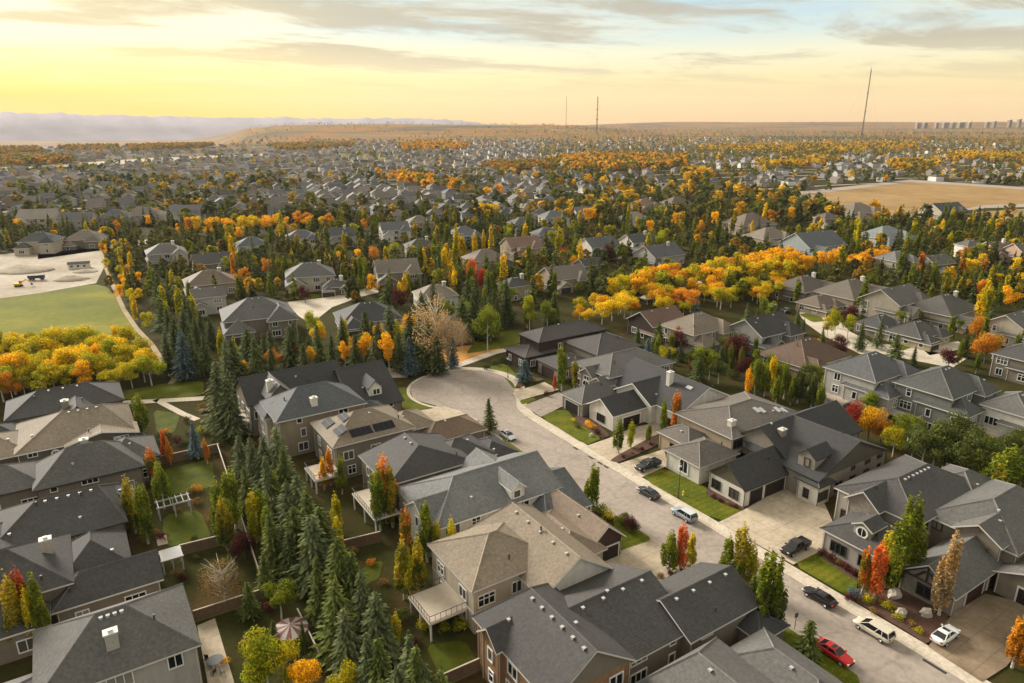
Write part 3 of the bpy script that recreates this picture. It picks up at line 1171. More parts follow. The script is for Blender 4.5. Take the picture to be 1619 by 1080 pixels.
HL['L4'] = house('long charcoal roof of the house with many white roof vents', [
    B(-17, 1.5, 112, 126.5, 4.8, 3.8, axis='s', i1=3.0, vents=5, pipes=4), B(-32, -12, 108, 122, 4.8, 3.6, pipes=3), B(-3, 3.5, 118, 127, 4.0, 2.0)],
    SLATE, TAUPE, trim='trim_dark')
HL['L5'] = house('dark multi-gabled house with white capped chimney above the bottom corner one', [
    B(-9, 4.2, 94.8, 102.4, 3.8, 2.6, axis='s', i1=0), B(-24, -6, 97, 111, 6.0, 3.8, chim=[(-8.6, 104.5, 1.9, CHIM)]), B(-8, 1, 100, 109.5, 4.6, 2.8, i1=2.5),
    B(-28, -9, 92.5, 100, 4.0, 2.4)], SLATE, TAUPE, trim='trim')
HL['L6'] = house('grey house in the bottom corner with pale siding and tall white capped chimney', [
    B(-10.5, 6, 75.6, 89, 6, 4.0, vents=4, chim=[(-2.6, 78.6, 1.7, PALE)], wcol=PALE, wall='siding', win=3), B(-20, -8, 70, 83, 4.6, 3.0, rcol=GREY)],
    GREY, PALE, wall_mat='siding')

# ---- row between the spruces and the street
HL['M1'] = house('long charcoal roofed house with white dormer at the turning circle', [
    B(27, 49, 143.2, 157, 7.2, 4.2, axis='s', i0=0, i1=0, pipes=2), B(47, 58.4, 134, 157, 4.8, 6.2, axis='s', i0=0, i1=0, pipes=1),
    B(30.5, 36.5, 140.8, 150.5, 8.6, 2.8, axis='t', i0=0, i1=0, z0=4, chim=[(32.0, 143.5, 1.8, WHITE)], rcol=GREY),
    B(51, 54.6, 136.5, 142, 8.1, 1.7, axis='t', i0=0, i1=0, z0=5.6, wcol=WHITE, faces='t', win=1, pipes=0, inset=.3)],
    CHAR, TAUPE, trim='trim_dark')
HL['M2'] = house('tall taupe stucco house with grey hip roof and white chimney', [
    B(29.2, 48, 129.3, 142.2, 8.2, 4.0, vents=0, chim=[(37.5, 131.4, 1.3, WHITE)], win=2), B(28.2, 33.5, 135, 143, 7.0, 2.2, wcol=CREAM),
    B(44, 54, 128.2, 136.5, 4.6, 2.6)], (0.085, 0.088, 0.092), (0.27, 0.215, 0.145), trim='trim')
HL['M3'] = house('tan roofed house carrying solar panels on two slopes', [
    B(35.4, 52.2, 114.6, 128, 7.2, 3.3, vents=0, pipes=2), B(53, 67.2, 112.6, 121.4, 3.9, 2.2, rcol=UMBER, doors=[('t', .6, 4.8, 2.3, DOORD)]),
    B(48, 58, 117, 126.4, 5.6, 2.4)], TAN, TAUPE, trim='trim')
HL['M4'] = house('slate hip roofed house with cream deck behind the tall poplar', [
    B(38.6, 55.2, 97.2, 110.6, 6.6, 3.1, axis='t', i0=5.2, i1=2.0, vents=2), B(50, 61.5, 99.6, 110, 5.2, 2.6),
    B(58.4, 66.8, 99.4, 109.4, 3.9, 2.0, rcol=CHAR, doors=[('t', .5, 4.8, 2.3, DOORD)], wcol=STONEC, wall='stone')], SLATE, TAUPE, trim='trim')
HL['M5'] = house('pale blue grey shingled house with white trim and small white dormer', [
    B(39.8, 63.4, 82, 97, 6.0, 3.5, axis='s', i0=7.0, i1=0, wcol=WHITE),
    B(57, 66.2, 77.6, 93.0, 4.0, 3.4, axis='s', i1=0, rcol=(0.094, 0.096, 0.096), doors=[]), B(38.8, 50, 83.8, 91.2, 6.0, 2.5, axis='s', i0=0, i1=0, wcol=WHITE), B(52, 60, 86, 98, 6.0, 2.6, axis='t', i1=0),
    B(53.4, 56.4, 82.5, 88.5, 8.0, 1.3, axis='t', i0=0, i1=0, z0=5.6, wcol=WHITE, faces='t', win=1, pipes=0, inset=.25)],
    BLUEG, WHITE, trim='trim_white')
HL['M6'] = house('tan roofed house with cream upper deck and dark timber garage gable', [
    B(43.8, 55.6, 60.2, 79.5, 6.2, 4.0, axis='t', i0=0, i1=3, vents=5, wcol=WHITE, win=1), B(36.4, 50.5, 65.4, 78.2, 7.0, 2.9, vents=0, band=3.2),
    B(57.9, 65.2, 68.2, 84, 3.5, 3.0, axis='t', i0=0, i1=3, gcol='brown', wcol=DARKB, doors=[('t', .5, 5.0, 2.4, DOORD)], rcol=(0.18, 0.132, 0.095)),
    B(52, 60, 66.5, 80, 4.2, 2.2, rcol=(0.2, 0.15, 0.11))], TAN, CREAM, trim='trim')
HL['M7'] = house('big charcoal roofed house with orange brick end and double wing', [
    B(34.4, 46.3, 45.6, 62, 6.6, 4.2, axis='t', i0=0, i1=4, vents=6, gcol='taupe', wcol=BRICK, wall='stone', win=3), B(40, 57.2, 46.9, 63, 5.0, 3.4, axis='s', i0=0, i1=0, vents=5),
    B(55, 68.2, 45.6, 56.2, 4.8, 2.6, axis='s', i0=0, i1=0, vents=4), B(33.6, 39.5, 55, 59.5, 6.6, 1.9, axis='s', i0=0, i1=0, wcol=BRICK),
    B(64.0, 69.8, 42.4, 49.5, 2.9, 1.4, rcol=CHAR, win=0)], SLATE, TAUPE, trim='trim')
HL['M8'] = house('grey roofed house cut by the bottom edge of the view', [
    B(44, 58.6, 26, 44.8, 4.6, 3.8, axis='t', i1=3.4, vents=2), B(56, 66, 28, 43.6, 3.5, 2.9, axis='t', vents=1)], GREY, TAUPE, trim='trim')

# ---- row on the far side of the street
HL['R1'] = house('dark prairie style house with wide low hip roofs at the turning circle', [
    B(98.8, 110.5, 145.8, 156.4, 3.8, 1.5, rcol=(0.075, 0.062, 0.06)), B(103.8, 128, 146.6, 157, 7.0, 2.3, wcol=DARKB), B(112, 128.4, 131.8, 146.8, 6.0, 2.9, wcol=TAUPE),
    B(101, 113, 134, 144.2, 3.6, 2.0, wcol=STONEC, wall='stone', doors=[('s', .5, 4.8, 2.4, (0.05, .03, .02))])], (0.06, 0.052, 0.05), DARKB, trim='trim_dark')
HL['R2'] = house('stone fronted house with arched entry gable and grey garage roof', [
    B(103, 125, 116.6, 131, 6.3, 3.0), B(92, 104.6, 112.9, 121.2, 3.5, 2.4, doors=[('s', .5, 4.8, 2.4, DOORD)]),
    B(101.2, 107, 120.5, 126.2, 5.4, 2.0, axis='s', i0=0, i1=0, win=1), B(100.6, 108, 115.6, 121.0, 4.8, 1.7, axis='s', i0=0, wcol=CREAM)], GREY, STONEC, trim='trim', wall_mat='stone')
HL['R3'] = house('charcoal roofed house with white garage gable and big white chimney', [
    B(93, 108, 103.4, 112.4, 3.7, 2.7, axis='s', i0=0, i1=0, wcol=WHITE, doors=[('t', .38, 4.9, 2.4, DOORD), ('t', .78, 2.9, 2.4, DOORD)], faces='s', win=1),
    B(104, 122, 95, 119, 4.6, 4.4, axis='t', i0=0, i1=0, wcol=WHITE, chim=[(110, 104, 2.8, WHITE)], sky=[(111, 99)]),
    B(102.4, 114, 101.8, 114.2, 4.6, 3.4, axis='s', i0=0, i1=0, wcol=WHITE)], CHAR, WHITE, trim='trim_white', dark_win=True)
HL['R4'] = house('flat pitched grey house with skylights and white arched window garage', [
    B(101, 123, 78.4, 93.6, 6.4, 2.4, chim=[(104.2, 81.5, .9, WHITE)], sky=[(113.5, 83), (114.6, 82.5), (118.2, 81.5), (119.4, 80.8)], band=3.2, wcol=BEIGE),
    B(90.8, 101.8, 76.9, 86.2, 3.9, 2.1, wcol=WHITE, win=0), B(95.5, 103, 84, 93, 3.9, 1.8, wcol=BEIGE)], WARMG, BEIGE, trim='trim', dark_win=True)
HL['R5'] = house('charcoal gabled house with white garage and broad fan shaped driveway', [
    B(91.3, 105, 67.2, 75.9, 3.5, 3.6, axis='s', i0=0, i1=0, wcol=WHITE, gcol='olive', doors=[('t', .26, 2.9, 2.4, DOORD), ('t', .66, 4.9, 2.4, DOORD)], faces='s', win=2),
    B(102.8, 125, 61, 77, 4.8, 4.8, axis='t', i0=0, i1=0, chim=[(107.5, 72.5, 2.2, STONEC)], wcol=STONEC, gcol='olive'),
    B(104, 128, 68.4, 81.2, 5.4, 4.2, axis='s', i0=0, i1=0), B(102.2, 107, 60.4, 65.4, 4.0, 1.2, axis='s', wcol=WHITE, win=1, z0=0),
    B(104.2, 109.8, 63.0, 66.8, 7.6, 1.5, axis='s', i0=0, i1=0, z0=4.9, faces='s', win=1, pipes=0, inset=.25, wcol=STONEC)], CHAR, STONEC, trim='trim_dark', dark_win=True)
HL['R6'] = house('slate roofed stone house with round attic window and ridge vents', [
    B(101.2, 123, 43.4, 57.4, 6.0, 3.1, axis='s', i0=6, vents=7, wcol=(0.30, 0.27, 0.225)), B(91.6, 102.4, 42.6, 53.2, 3.8, 2.4, wcol=(0.33, 0.30, 0.255)),
    B(99.6, 106, 48.6, 54.6, 6.0, 2.4, axis='s', i0=0, i1=0, wall='stone', wcol=STONEC), B(116, 128, 41.4, 52, 5.0, 2.8, rcol=GREY), B(93.2, 97.2, 45.9, 49.3, 6.2, 1.0, axis='s', i0=0, i1=0, z0=3.9, win=0, pipes=0, inset=.35)], SLATE, (0.30, 0.27, 0.225), trim='trim', dark_win=True)
HL['R7'] = house('grey house with timbered front gable and brown driveway', [
    B(92.3, 109, 33.3, 41.4, 3.1, 3.1, axis='s', i0=0, i1=0, wcol=STONEC, wall='stone', doors=[('t', .40, 4.9, 2.3, (0.05, .018, .014)), ('t', .80, 4.6, 2.3, (0.05, .018, .014))], faces='s', win=1),
    B(106, 127, 32, 45.6, 5.6, 3.6, wcol=TAUPE), B(104.8, 111.5, 33.6, 40.6, 6.2, 2.1, axis='s', i0=0, i1=0), B(103, 113, 22, 33.6, 3.4, 2.6, axis='s', i0=0, doors=[('s', .5, 4.9, 2.4, DOORD)], win=0)],
    GREY, TAUPE, trim='trim', dark_win=True)

deck(HL['M6'], 31.4, 36.9, 67.6, 74.0, 3.0)
deck(HL['M4'], 34.8, 39.1, 94.0, 104.0, 3.2)
deck(HL['M3'], 31.0, 35.9, 112.4, 118.5, 2.8)
deck(HL['M1'], 23.5, 27.6, 145, 153, 3.0)

def arch_window(h, s_, t_, z, w, hh, face='s', rnd_=False, name='arched_window'):
    """window with a round head (or a full circle) on the street-facing wall"""
    ox, oy, c, s, cs, ct = h['frame']
    n = 12
    if rnd_:
        out = [(math.cos(6.283 * i / 20) * w / 2, math.sin(6.283 * i / 20) * w / 2 + hh / 2) for i in range(20)]
    else:
        out = [(-w / 2, 0), (w / 2, 0)] + [(math.cos(math.pi * i / n) * w / 2, hh - w / 2 + math.sin(math.pi * i / n) * w / 2) for i in range(n + 1)]
    cy_ = hh / 2
    fr = MB()
    k = len(out)
    big = [(x * (1 + .5 / w), cy_ + (y - cy_) * (1 + .5 / hh)) for x, y in out]
    for i in range(k):
        j = (i + 1) % k
        fr.quad((big[i][0], -.12, big[i][1]), (big[j][0], -.12, big[j][1]), (out[j][0], -.12, out[j][1]), (out[i][0], -.12, out[i][1]))
        fr.quad((big[i][0], .05, big[i][1]), (big[j][0], .05, big[j][1]), (big[j][0], -.12, big[j][1]), (big[i][0], -.12, big[i][1]))
        fr.quad((out[i][0], -.12, out[i][1]), (out[j][0], -.12, out[j][1]), (out[j][0], -.03, out[j][1]), (out[i][0], -.03, out[i][1]))
    fr.box(-.04, .04, -.10, -.03, 0.02 if not rnd_ else hh / 2 - w / 2 + .05, hh - .05 if not rnd_ else hh / 2 + w / 2 - .05)
    o = fr.build(name, M['trim_white'], h)
    pn = MB()
    pn.quad(*[(x, -.03, y) for x, y in out])
    pn.build('pane', M['window_glass'], o)
    o.location = (s_ - cs, t_ - ct, z)
    o.rotation_euler = (0, 0, -math.pi / 2 if face == 's' else 0)


arch_window(HL['R4'], 91.28, 81.2, 1.0, 1.9, 2.6)
arch_window(HL['R2'], 101.65, 123.4, .4, 2.2, 3.6, name='arched_entry')
arch_window(HL['R6'], 93.5, 47.6, 4.6, 1.4, 1.5, rnd_=True, name='round_window')
arch_window(HL['L2'], -7.5, 147.58 + .5, 3.0, 1.1, 1.3, face='t')
arch_window(HL['L2'], 3.0, 147.62, 3.2, 1.1, 1.3, face='t')

# solar panels on the tan house (dark ones on the street-facing slope, pale ones catching the sky on the other)
def solar(h, b, cells):
    ox, oy, c, s, cs, ct = h['frame']
    roof_ob = [o for o in h.children if o.name.startswith('roof')][0]
    for (s_, t_, w, d, side) in cells:
        mb = MB()
        mb.box(-w / 2, w / 2, -d / 2, d / 2, .08, .13, m=1)
        for i in range(max(1, round(w / 1.05))):
            n = max(1, round(w / 1.05))
            mb.box(-w / 2 + w * i / n + .03, -w / 2 + w * (i + 1) / n - .03, -d / 2 + .03, d / 2 - .03, .131, .15)
        o = mb.build('solar_panel', [M['solar_cell'], M['trim_dark']], roof_ob)
        o.location = (s_ - cs, t_ - ct, b.roof_z(s_, t_) + .04)
        k = math.atan2(b.rise, b.half)
        if side == 't':
            o.rotation_euler = (k, 0, 0)
        else:
            o.rotation_euler = (0, -math.atan2(b.rise, b.i0), 0)


_b = B(35.4, 52.2, 114.6, 128, 7.2, 3.3)
solar(HL['M3'], _b, [(41.6, 116.5, 4.2, 1.9, 't'), (46.2, 116.5, 4.2, 1.9, 't'), (38.2, 118.2, 2.2, 3.2, 's'), (37.6, 123.4, 2.0, 3.2, 's'), (40.2, 121.6, 1.6, 3.2, 's')])


# ---- houses behind, placed by what the photograph shows of them (left end, right end, foot of the near wall)
def mid_house(label, xl, xr, yg, roof, wall, storeys=2, style='hip', ang=33, group=None, depth=.8, trim='trim', detail=1, rise=None, extra=True, doors=(), wing=None, dark=False):
    a = R(ang)
    x0, y0 = at(xl, yg)
    x1, y1 = at(xr, yg)
    ext = x1 - x0
    ca, sa = abs(math.cos(a)), abs(math.sin(a))
    w = ext / (ca + depth * sa)
    d = w * depth
    # near corner of the rectangle sits at the seen foot line
    cx, cyy = (x0 + x1) / 2, (y0 + y1) / 2 + (w * sa + d * ca) / 2 * .92
    z = 3.0 * storeys + .2
    rs = rise or min(w, d) / 2 * .58
    g = style == 'gable'
    bl = [B(-w / 2, w / 2, -d / 2, d / 2, z, rs, i0=0 if g else None, i1=0 if g else None, doors=doors)]
    if extra and w > 9:
        bl.append(B(-w / 2 - .3, -w / 2 + w * .42, -d / 2 - d * .28, d * .1, z - (1.0 if storeys == 1 else 2.6), rs * .62, axis='t', i0=0 if style != 'hip' or int(xl) % 2 else None,
                    doors=[('t', .5, 4.6, 2.3, (0.05, .04, .035))] if int(xr) % 3 else ()))
        if int(xl) % 3:
            bl.append(B(w * .08, w / 2 + .4, -d / 2 - d * .16, d * .2, z - .6, rs * .7, axis='t', i0=0 if int(xr) % 2 else None))
    if int(xl + xr) % 2:
        bl[0].chim = [(w * .2, -d * .1, 1.6, CHIM if int(xl) % 2 else WHITE)]
    if detail >= 1:
        bl[0].vents = 2
    h = house(label, bl, roof, wall, trim=trim, angle=a, group=group, detail=detail, origin=(cx, cyy), dark_win=dark)
    h['dims'] = (w, d)
    return h


NEARB = [
    # second row on the far right
    ('light grey two-storey house with white bay and covered balcony', 1322, 1468, 664, (0.085, 0.085, 0.088), PALE, 3, 'hip', 33),
    ('dark green grey roofed three-storey house behind the hedge trees', 1438, 1592, 694, (0.07, 0.072, 0.066), (0.18, 0.185, 0.16), 3, 'hip', 33),
    ('white house with grey roof cut by the edge beside the hedge', 1572, 1690, 716, GREY, WHITE, 2.5, 'hip', 33),
    ('brown hip roofed house behind the columnar tree line', 1218, 1372, 600, BROWN, BEIGE, 1, 'hip', 33),
    ('tan hip roofed two-storey beige house below the aspen band', 1052, 1172, 562, (0.17, 0.135, 0.10), (0.34, 0.29, 0.22), 2, 'hip', 33),
    ('brown gabled house with white end wall below the aspens', 996, 1096, 540, (0.125, 0.075, 0.055), DARKB, 1.5, 'gable', 33),
    ('dark grey gabled house with white trimmed front gable', 1160, 1278, 566, CHAR, (0.25, 0.24, 0.21), 2, 'gable', 33),
    ('umber roofed house beside the right end of the golden aspens', 1234, 1335, 482, (0.10, 0.082, 0.068), TAUPE, 1.5, 'hip', 33),
    ('low brown roofed house in front of the umber roofed one', 1268, 1342, 500, (0.13, 0.10, 0.075), BEIGE, 1, 'hip', 33),
    ('wide taupe roofed house in the middle of the right hand block', 1304, 1425, 494, (0.125, 0.105, 0.082), BEIGE, 1.5, 'hip', 33),
    ('gabled beige house stepping down beside the wide taupe roof', 1378, 1490, 512, (0.10, 0.09, 0.08), (0.36, 0.31, 0.24), 2, 'gable', 33),
    ('dark hip roofed garage house facing the right hand side street', 1364, 1444, 536, (0.06, 0.058, 0.056), TAUPE, 1, 'hip', 33),
    ('cream garage house with open dark bays and green lawn', 1418, 1516, 552, (0.07, 0.066, 0.06), (0.42, 0.36, 0.22), 1, 'hip', 33),
    ('long dark hip roofed house with white chimney near the orange oak', 1455, 1580, 522, (0.075, 0.07, 0.062), (0.34, 0.29, 0.2), 1.5, 'hip', 33),
    ('pale gabled house at the edge beyond the orange oak', 1578, 1670, 552, GREY, CREAM, 2, 'gable', 33),
    ('dark roofed house at the edge above the white one', 1590, 1690, 610, SLATE, TAUPE, 2, 'hip', 33),
    # left and centre, beyond the turning circle
    ('beige two-storey house with slate hip roof on the side street', 435, 528, 464, (0.10, 0.098, 0.095), CREAM, 2, 'hip', 18),
    ('low grey double garage attached beside the beige two-storey house', 500, 553, 468, (0.085, 0.078, 0.072), TAUPE, 1, 'hip', 18),
    ('warm grey house with twin stone gables', 580, 664, 456, (0.15, 0.125, 0.10), STONEC, 2, 'gable', 18),
    ('dark hip roofed bungalow in front of the side street', 510, 634, 528, (0.05, 0.049, 0.048), PALE, 1, 'hip', 22),
    ('grey hip roofed house half hidden by dark spruces', 320, 458, 540, (0.105, 0.10, 0.095), TAUPE, 2, 'hip', 25),
    ('tan roofed white house behind the bare cottonwood', 645, 726, 492, (0.20, 0.16, 0.12), WHITE, 1.5, 'hip', 20),
    ('taupe house with tall arched entry above the red maple', 726, 806, 436, (0.16, 0.13, 0.105), TAUPE, 2, 'hip', 25),
    ('dark roofed house between two tall yellow poplars', 633, 692, 412, (0.075, 0.065, 0.06), TAUPE, 2, 'hip', 20),
    ('brown roofed house beside the dark spruce belt', 267, 366, 472, (0.15, 0.115, 0.085), BEIGE, 1.5, 'hip', 28),
    ('grey gabled house in front of the brown roofed one', 288, 354, 500, (0.12, 0.11, 0.10), PALE, 2, 'gable', 28),
    ('grey house with white front by the graded building plot', 212, 287, 424, (0.13, 0.12, 0.11), PALE, 2, 'hip', 30),
    ('dark roofed house right of the white fronted one by the plot', 286, 362, 436, (0.07, 0.066, 0.063), STONEC, 1.5, 'gable', 30),
    ('blue grey roofed house with white double garage', 360, 422, 410, (0.085, 0.09, 0.10), WHITE, 2, 'hip', 25),
    ('slate roofed white house among spruces', 440, 502, 397, (0.09, 0.092, 0.098), WHITE, 2, 'hip', 20),
    ('dark roofed house behind the yellow green maple', 503, 560, 392, (0.06, 0.062, 0.066), PALE, 2, 'gable', 20),
    ('grey house with white trimmed gables below the golden band', 592, 648, 382, (0.10, 0.098, 0.10), WHITE, 2, 'gable', 20),
    ('brown roofed house right of the white trimmed gables', 638, 684, 368, (0.15, 0.125, 0.10), BEIGE, 2, 'hip', 20),
    ('grey roofed house behind three tall poplars', 700, 764, 392, (0.10, 0.10, 0.105), PALE, 2, 'hip', 20),
    ('white gabled house with steep grey roof near the crimson maple', 914, 984, 412, (0.085, 0.085, 0.09), WHITE, 2, 'gable', 28),
    ('white barn like house with dark roof', 981, 1044, 404, (0.06, 0.06, 0.062), WHITE, 2, 'gable', 28),
    ('dark steep gabled house at the left end of the aspen band', 906, 958, 444, (0.05, 0.05, 0.053), STONEC, 2, 'gable', 33),
    ('purple grey roofed house on the aspen band', 1005, 1092, 424, (0.09, 0.085, 0.092), PALE, 1.5, 'gable', 33),
    ('dark roofed house left of the tall green poplars', 783, 846, 474, (0.06, 0.058, 0.058), BEIGE, 1.5, 'hip', 28),
    ('taupe roofed house under the aspen band', 848, 938, 462, (0.14, 0.12, 0.10), BEIGE, 1.5, 'gable', 28),
    ('reddish roofed house behind the crimson maple', 788, 860, 412, (0.17, 0.105, 0.08), BEIGE, 2, 'gable', 25),
    ('grey house with dark garage behind the reddish roof', 838, 890, 390, (0.10, 0.10, 0.105), PALE, 2, 'hip', 22),
    ('slate roofed house near the middle of the view', 800, 852, 372, (0.08, 0.08, 0.085), STONEC, 2, 'hip', 22),
    ('white walled house behind the spruces in the middle', 850, 900, 360, (0.11, 0.11, 0.115), WHITE, 2, 'hip', 22),
    ('teal grey gabled house with white trim left of the golden ash', 1248, 1352, 412, (0.085, 0.095, 0.10), (0.3, 0.33, 0.32), 2, 'gable', 25),
    ('pale grey roofed house behind the golden maples', 1394, 1462, 436, (0.14, 0.135, 0.13), CREAM, 2, 'hip', 25),
    ('dark low roofed house right of the pale grey roof', 1458, 1522, 436, (0.09, 0.085, 0.08), TAUPE, 1.5, 'gable', 25),
    ('white stucco villa with flat dark cornice', 1520, 1562, 410, (0.10, 0.09, 0.08), WHITE, 2, 'hip', 10),
    ('peach stucco villa with twin gables', 1560, 1605, 414, (0.14, 0.10, 0.08), (0.44, 0.30, 0.20), 2, 'gable', 10),
    ('peach stucco villa cut by the edge of the view', 1604, 1660, 420, (0.12, 0.09, 0.075), (0.40, 0.27, 0.19), 2, 'gable', 10),
    ('pale teal roofed house behind dark spruces', 1372, 1456, 392, (0.17, 0.19, 0.185), PALE, 1.5, 'hip', 20),
    ('brown roofed house with garage facing the dry field', 1292, 1334, 362, (0.11, 0.085, 0.07), PALE, 2, 'hip', 20),
    ('beige house beside the dry field', 1330, 1402, 352, (0.17, 0.14, 0.11), CREAM, 2, 'hip', 20),
    ('dark roofed house at the corner of the dry field', 1472, 1542, 348, (0.06, 0.06, 0.062), CREAM, 1.5, 'gable', 20),
    ('large brown hip roofed house behind the spruce rows', 1152, 1236, 374, (0.14, 0.105, 0.08), BEIGE, 2, 'hip', 22),
    ('small tan roofed house under the large brown one', 1186, 1262, 392, (0.17, 0.14, 0.11), BEIGE, 1.5, 'hip', 22),
    ('chestnut hip roofed house in the green belt', 995, 1048, 340, (0.17, 0.115, 0.085), BEIGE, 2, 'hip', 20),
    ('pale tan house in the green belt below the chestnut roof', 978, 1034, 360, (0.20, 0.17, 0.14), CREAM, 1.5, 'hip', 20),
    ('dark brown house right of the chestnut roof', 1048, 1098, 336, (0.12, 0.09, 0.075), TAUPE, 2, 'hip', 20),
    ('white fronted house left of the green belt', 902, 938, 350, (0.12, 0.12, 0.125), WHITE, 2, 'gable', 20),
    ('dark green roofed house at the left edge above the plot', 20, 84, 402, (0.05, 0.055, 0.05), CREAM, 2, 'hip', 12),
    ('beige gabled house at the left edge', 18, 82, 362, (0.2, 0.17, 0.14), CREAM, 2, 'gable', 12),
    ('dark roofed house with pale gable left of the yellow ash', 84, 142, 366, (0.085, 0.08, 0.08), PALE, 2, 'gable', 12),
    ('dark roofed pair of gables between two orange trees', 148, 202, 360, (0.075, 0.075, 0.08), BEIGE, 2, 'hip', 12),
    ('tan roofed low house above the spruce hedge', 92, 156, 394, (0.14, 0.115, 0.09), TAUPE, 1.5, 'hip', 12),
    ('brown roofed row house behind the orange ash', 196, 252, 356, (0.15, 0.115, 0.095), PALE, 2, 'hip', 12),
    ('white fronted grey house at the left of the golden row', 262, 316, 352, (0.11, 0.105, 0.11), WHITE, 2, 'gable', 12),
]
for rec in NEARB:
    big = rec[3] > 455
    o_ = mid_house(rec[0], rec[1], rec[2], rec[3], rec[4], rec[5], rec[6], rec[7], rec[8], detail=2 if rec[3] > 530 else 1)
    if 'balcony' in rec[0] or 'behind the hedge trees' in rec[0] or 'beside the hedge' in rec[0]:
        w_, d_ = o_['dims']
        deck(o_, -w_ / 2 - 2.6, -w_ / 2 + .5, -d_ * .1, d_ * .42, 3.0, rail='trim')


# timber framing on the garage gable of the brown-driveway house
def timber_gable(h, s_, t0, t1, z, rise):
    ox, oy, c, s, cs, ct = h['frame']
    tm = (t0 + t1) / 2
    for a, b_ in (((t0, z), (tm, z + rise)), ((t1, z), (tm, z + rise)), ((t0, z), (t1, z)), ((tm, z), (tm, z + rise)), ((tm - 1.6, z), (tm - .3, z + rise * .62)), ((tm + 1.6, z), (tm + .3, z + rise * .62))):
        mb = MB()
        mb.bar((s_ - cs, a[0] - ct, a[1]), (s_ - cs, b_[0] - ct, b_[1]), .16, k=4)
        mb.build('timber_brace', M['trim_dark'], h)


timber_gable(HL['R7'], 92.62, 34.2, 40.6, 3.25, 2.5)

# ------------------------------------------------------------------ trees
def leaf(mb, c, n, size, asp=1.0, m=0, rr=rnd):
    n = np.asarray(n, float)
    L = math.sqrt(n[0] ** 2 + n[1] ** 2 + n[2] ** 2) or 1
    n = n / L
    a = rr.uniform(0, 6.283)
    ref = (math.cos(a), math.sin(a), .3)
    e1 = (n[1] * ref[2] - n[2] * ref[1], n[2] * ref[0] - n[0] * ref[2], n[0] * ref[1] - n[1] * ref[0])
    l1 = math.sqrt(sum(q * q for q in e1)) or 1
    e1 = [q / l1 * size * .5 for q in e1]
    e2 = (n[1] * e1[2] - n[2] * e1[1], n[2] * e1[0] - n[0] * e1[2], n[0] * e1[1] - n[1] * e1[0])
    e2 = [q * asp for q in e2]
    k = .6
    mb.quad((c[0] - e1[0], c[1] - e1[1], c[2] - e1[2]),
            (c[0] + e2[0] * k, c[1] + e2[1] * k, c[2] + e2[2] * k),
            (c[0] + e1[0], c[1] + e1[1], c[2] + e1[2]),
            (c[0] - e2[0] * k, c[1] - e2[1] * k, c[2] - e2[2] * k), m=m)


def spruce_crown(seed, whorls=26, per=11, fr=6, wid=2.3, size=.62):
    rr = random.Random(seed)
    mb = MB()
    pw = rr.uniform(.68, 1.0)
    lean = (rr.uniform(-.035, .035), rr.uniform(-.035, .035))
    for w in range(whorls):
        h = .5 + 9.2 * (w / whorls) ** 1.02
        rad = wid * (1 - h / 10.1) ** pw * rr.uniform(.72, 1.14) + .12
        nb = max(4, int(per * (.45 + .75 * (1 - h / 10))))
        a0 = rr.uniform(0, 6.28)
        for b in range(nb):
            a = a0 + 6.283 * b / nb + rr.uniform(-.25, .25)
            ca, sa = math.cos(a), math.sin(a)
            rb = rad * rr.uniform(.6, 1.16)
            if rr.random() < .07:
                continue
            droop = rr.uniform(.12, .34)
            for i in range(fr):
                u = (i + .6) / fr
                if rr.random() < .1:
                    continue
                r = rb * u
                z = h + .25 * rad - droop * r * (1 - .3 * u) + rr.uniform(-.06, .06)
                side = rr.uniform(-.28, .28) * (1.1 - u) * rb * .6
                c = (ca * r - sa * side + lean[0] * h, sa * r + ca * side + lean[1] * h, z)
                s = size * rr.uniform(.7, 1.15) * (.55 + .55 * (1 - h / 10))
                # narrow frond pointing outwards and down
                d = (ca, sa, -droop - rr.uniform(0, .35))
                p = (-sa, ca, rr.uniform(-.35, .35))
                k1, k2 = s * .62, s * .30
                mb.quad((c[0] - d[0] * k1, c[1] - d[1] * k1, c[2] - d[2] * k1), (c[0] - p[0] * k2, c[1] - p[1] * k2, c[2] - p[2] * k2),
                        (c[0] + d[0] * k1, c[1] + d[1] * k1, c[2] + d[2] * k1), (c[0] + p[0] * k2, c[1] + p[1] * k2, c[2] + p[2] * k2))
    for i in range(10):
        leaf(mb, (rr.uniform(-.06, .06), rr.uniform(-.06, .06), 9.4 + .07 * i), (rr.uniform(-1, 1), rr.uniform(-1, 1), .2), .3, rr=rr)
    return mb


def lobe_crown(seed, lobes, n, size, shell=.62):
    rr = random.Random(seed)
    mb = MB()
    vol = [l[3] * l[4] + l[4] * l[5] for l in lobes]
    tot = sum(vol)
    for l, v in zip(lobes, vol):
        for _ in range(int(n * v / tot)):
            z = rr.uniform(-1, 1)
            a = rr.uniform(0, 6.283)
            q = math.sqrt(1 - z * z)
            d = (q * math.cos(a), q * math.sin(a), z)
            r = shell + (1 - shell) * rr.random() ** .6
            if rr.random() < .08:
                r *= rr.uniform(1.02, 1.18)
            c = (l[0] + d[0] * l[3] * r, l[1] + d[1] * l[4] * r, l[2] + d[2] * l[5] * r)
            nn = (d[0] + rr.uniform(-.7, .7), d[1] + rr.uniform(-.7, .7), d[2] + rr.uniform(-.5, .8))
            leaf(mb, c, nn, size * rr.uniform(.6, 1.3), rr.uniform(.7, 1.0), rr=rr)
    return mb


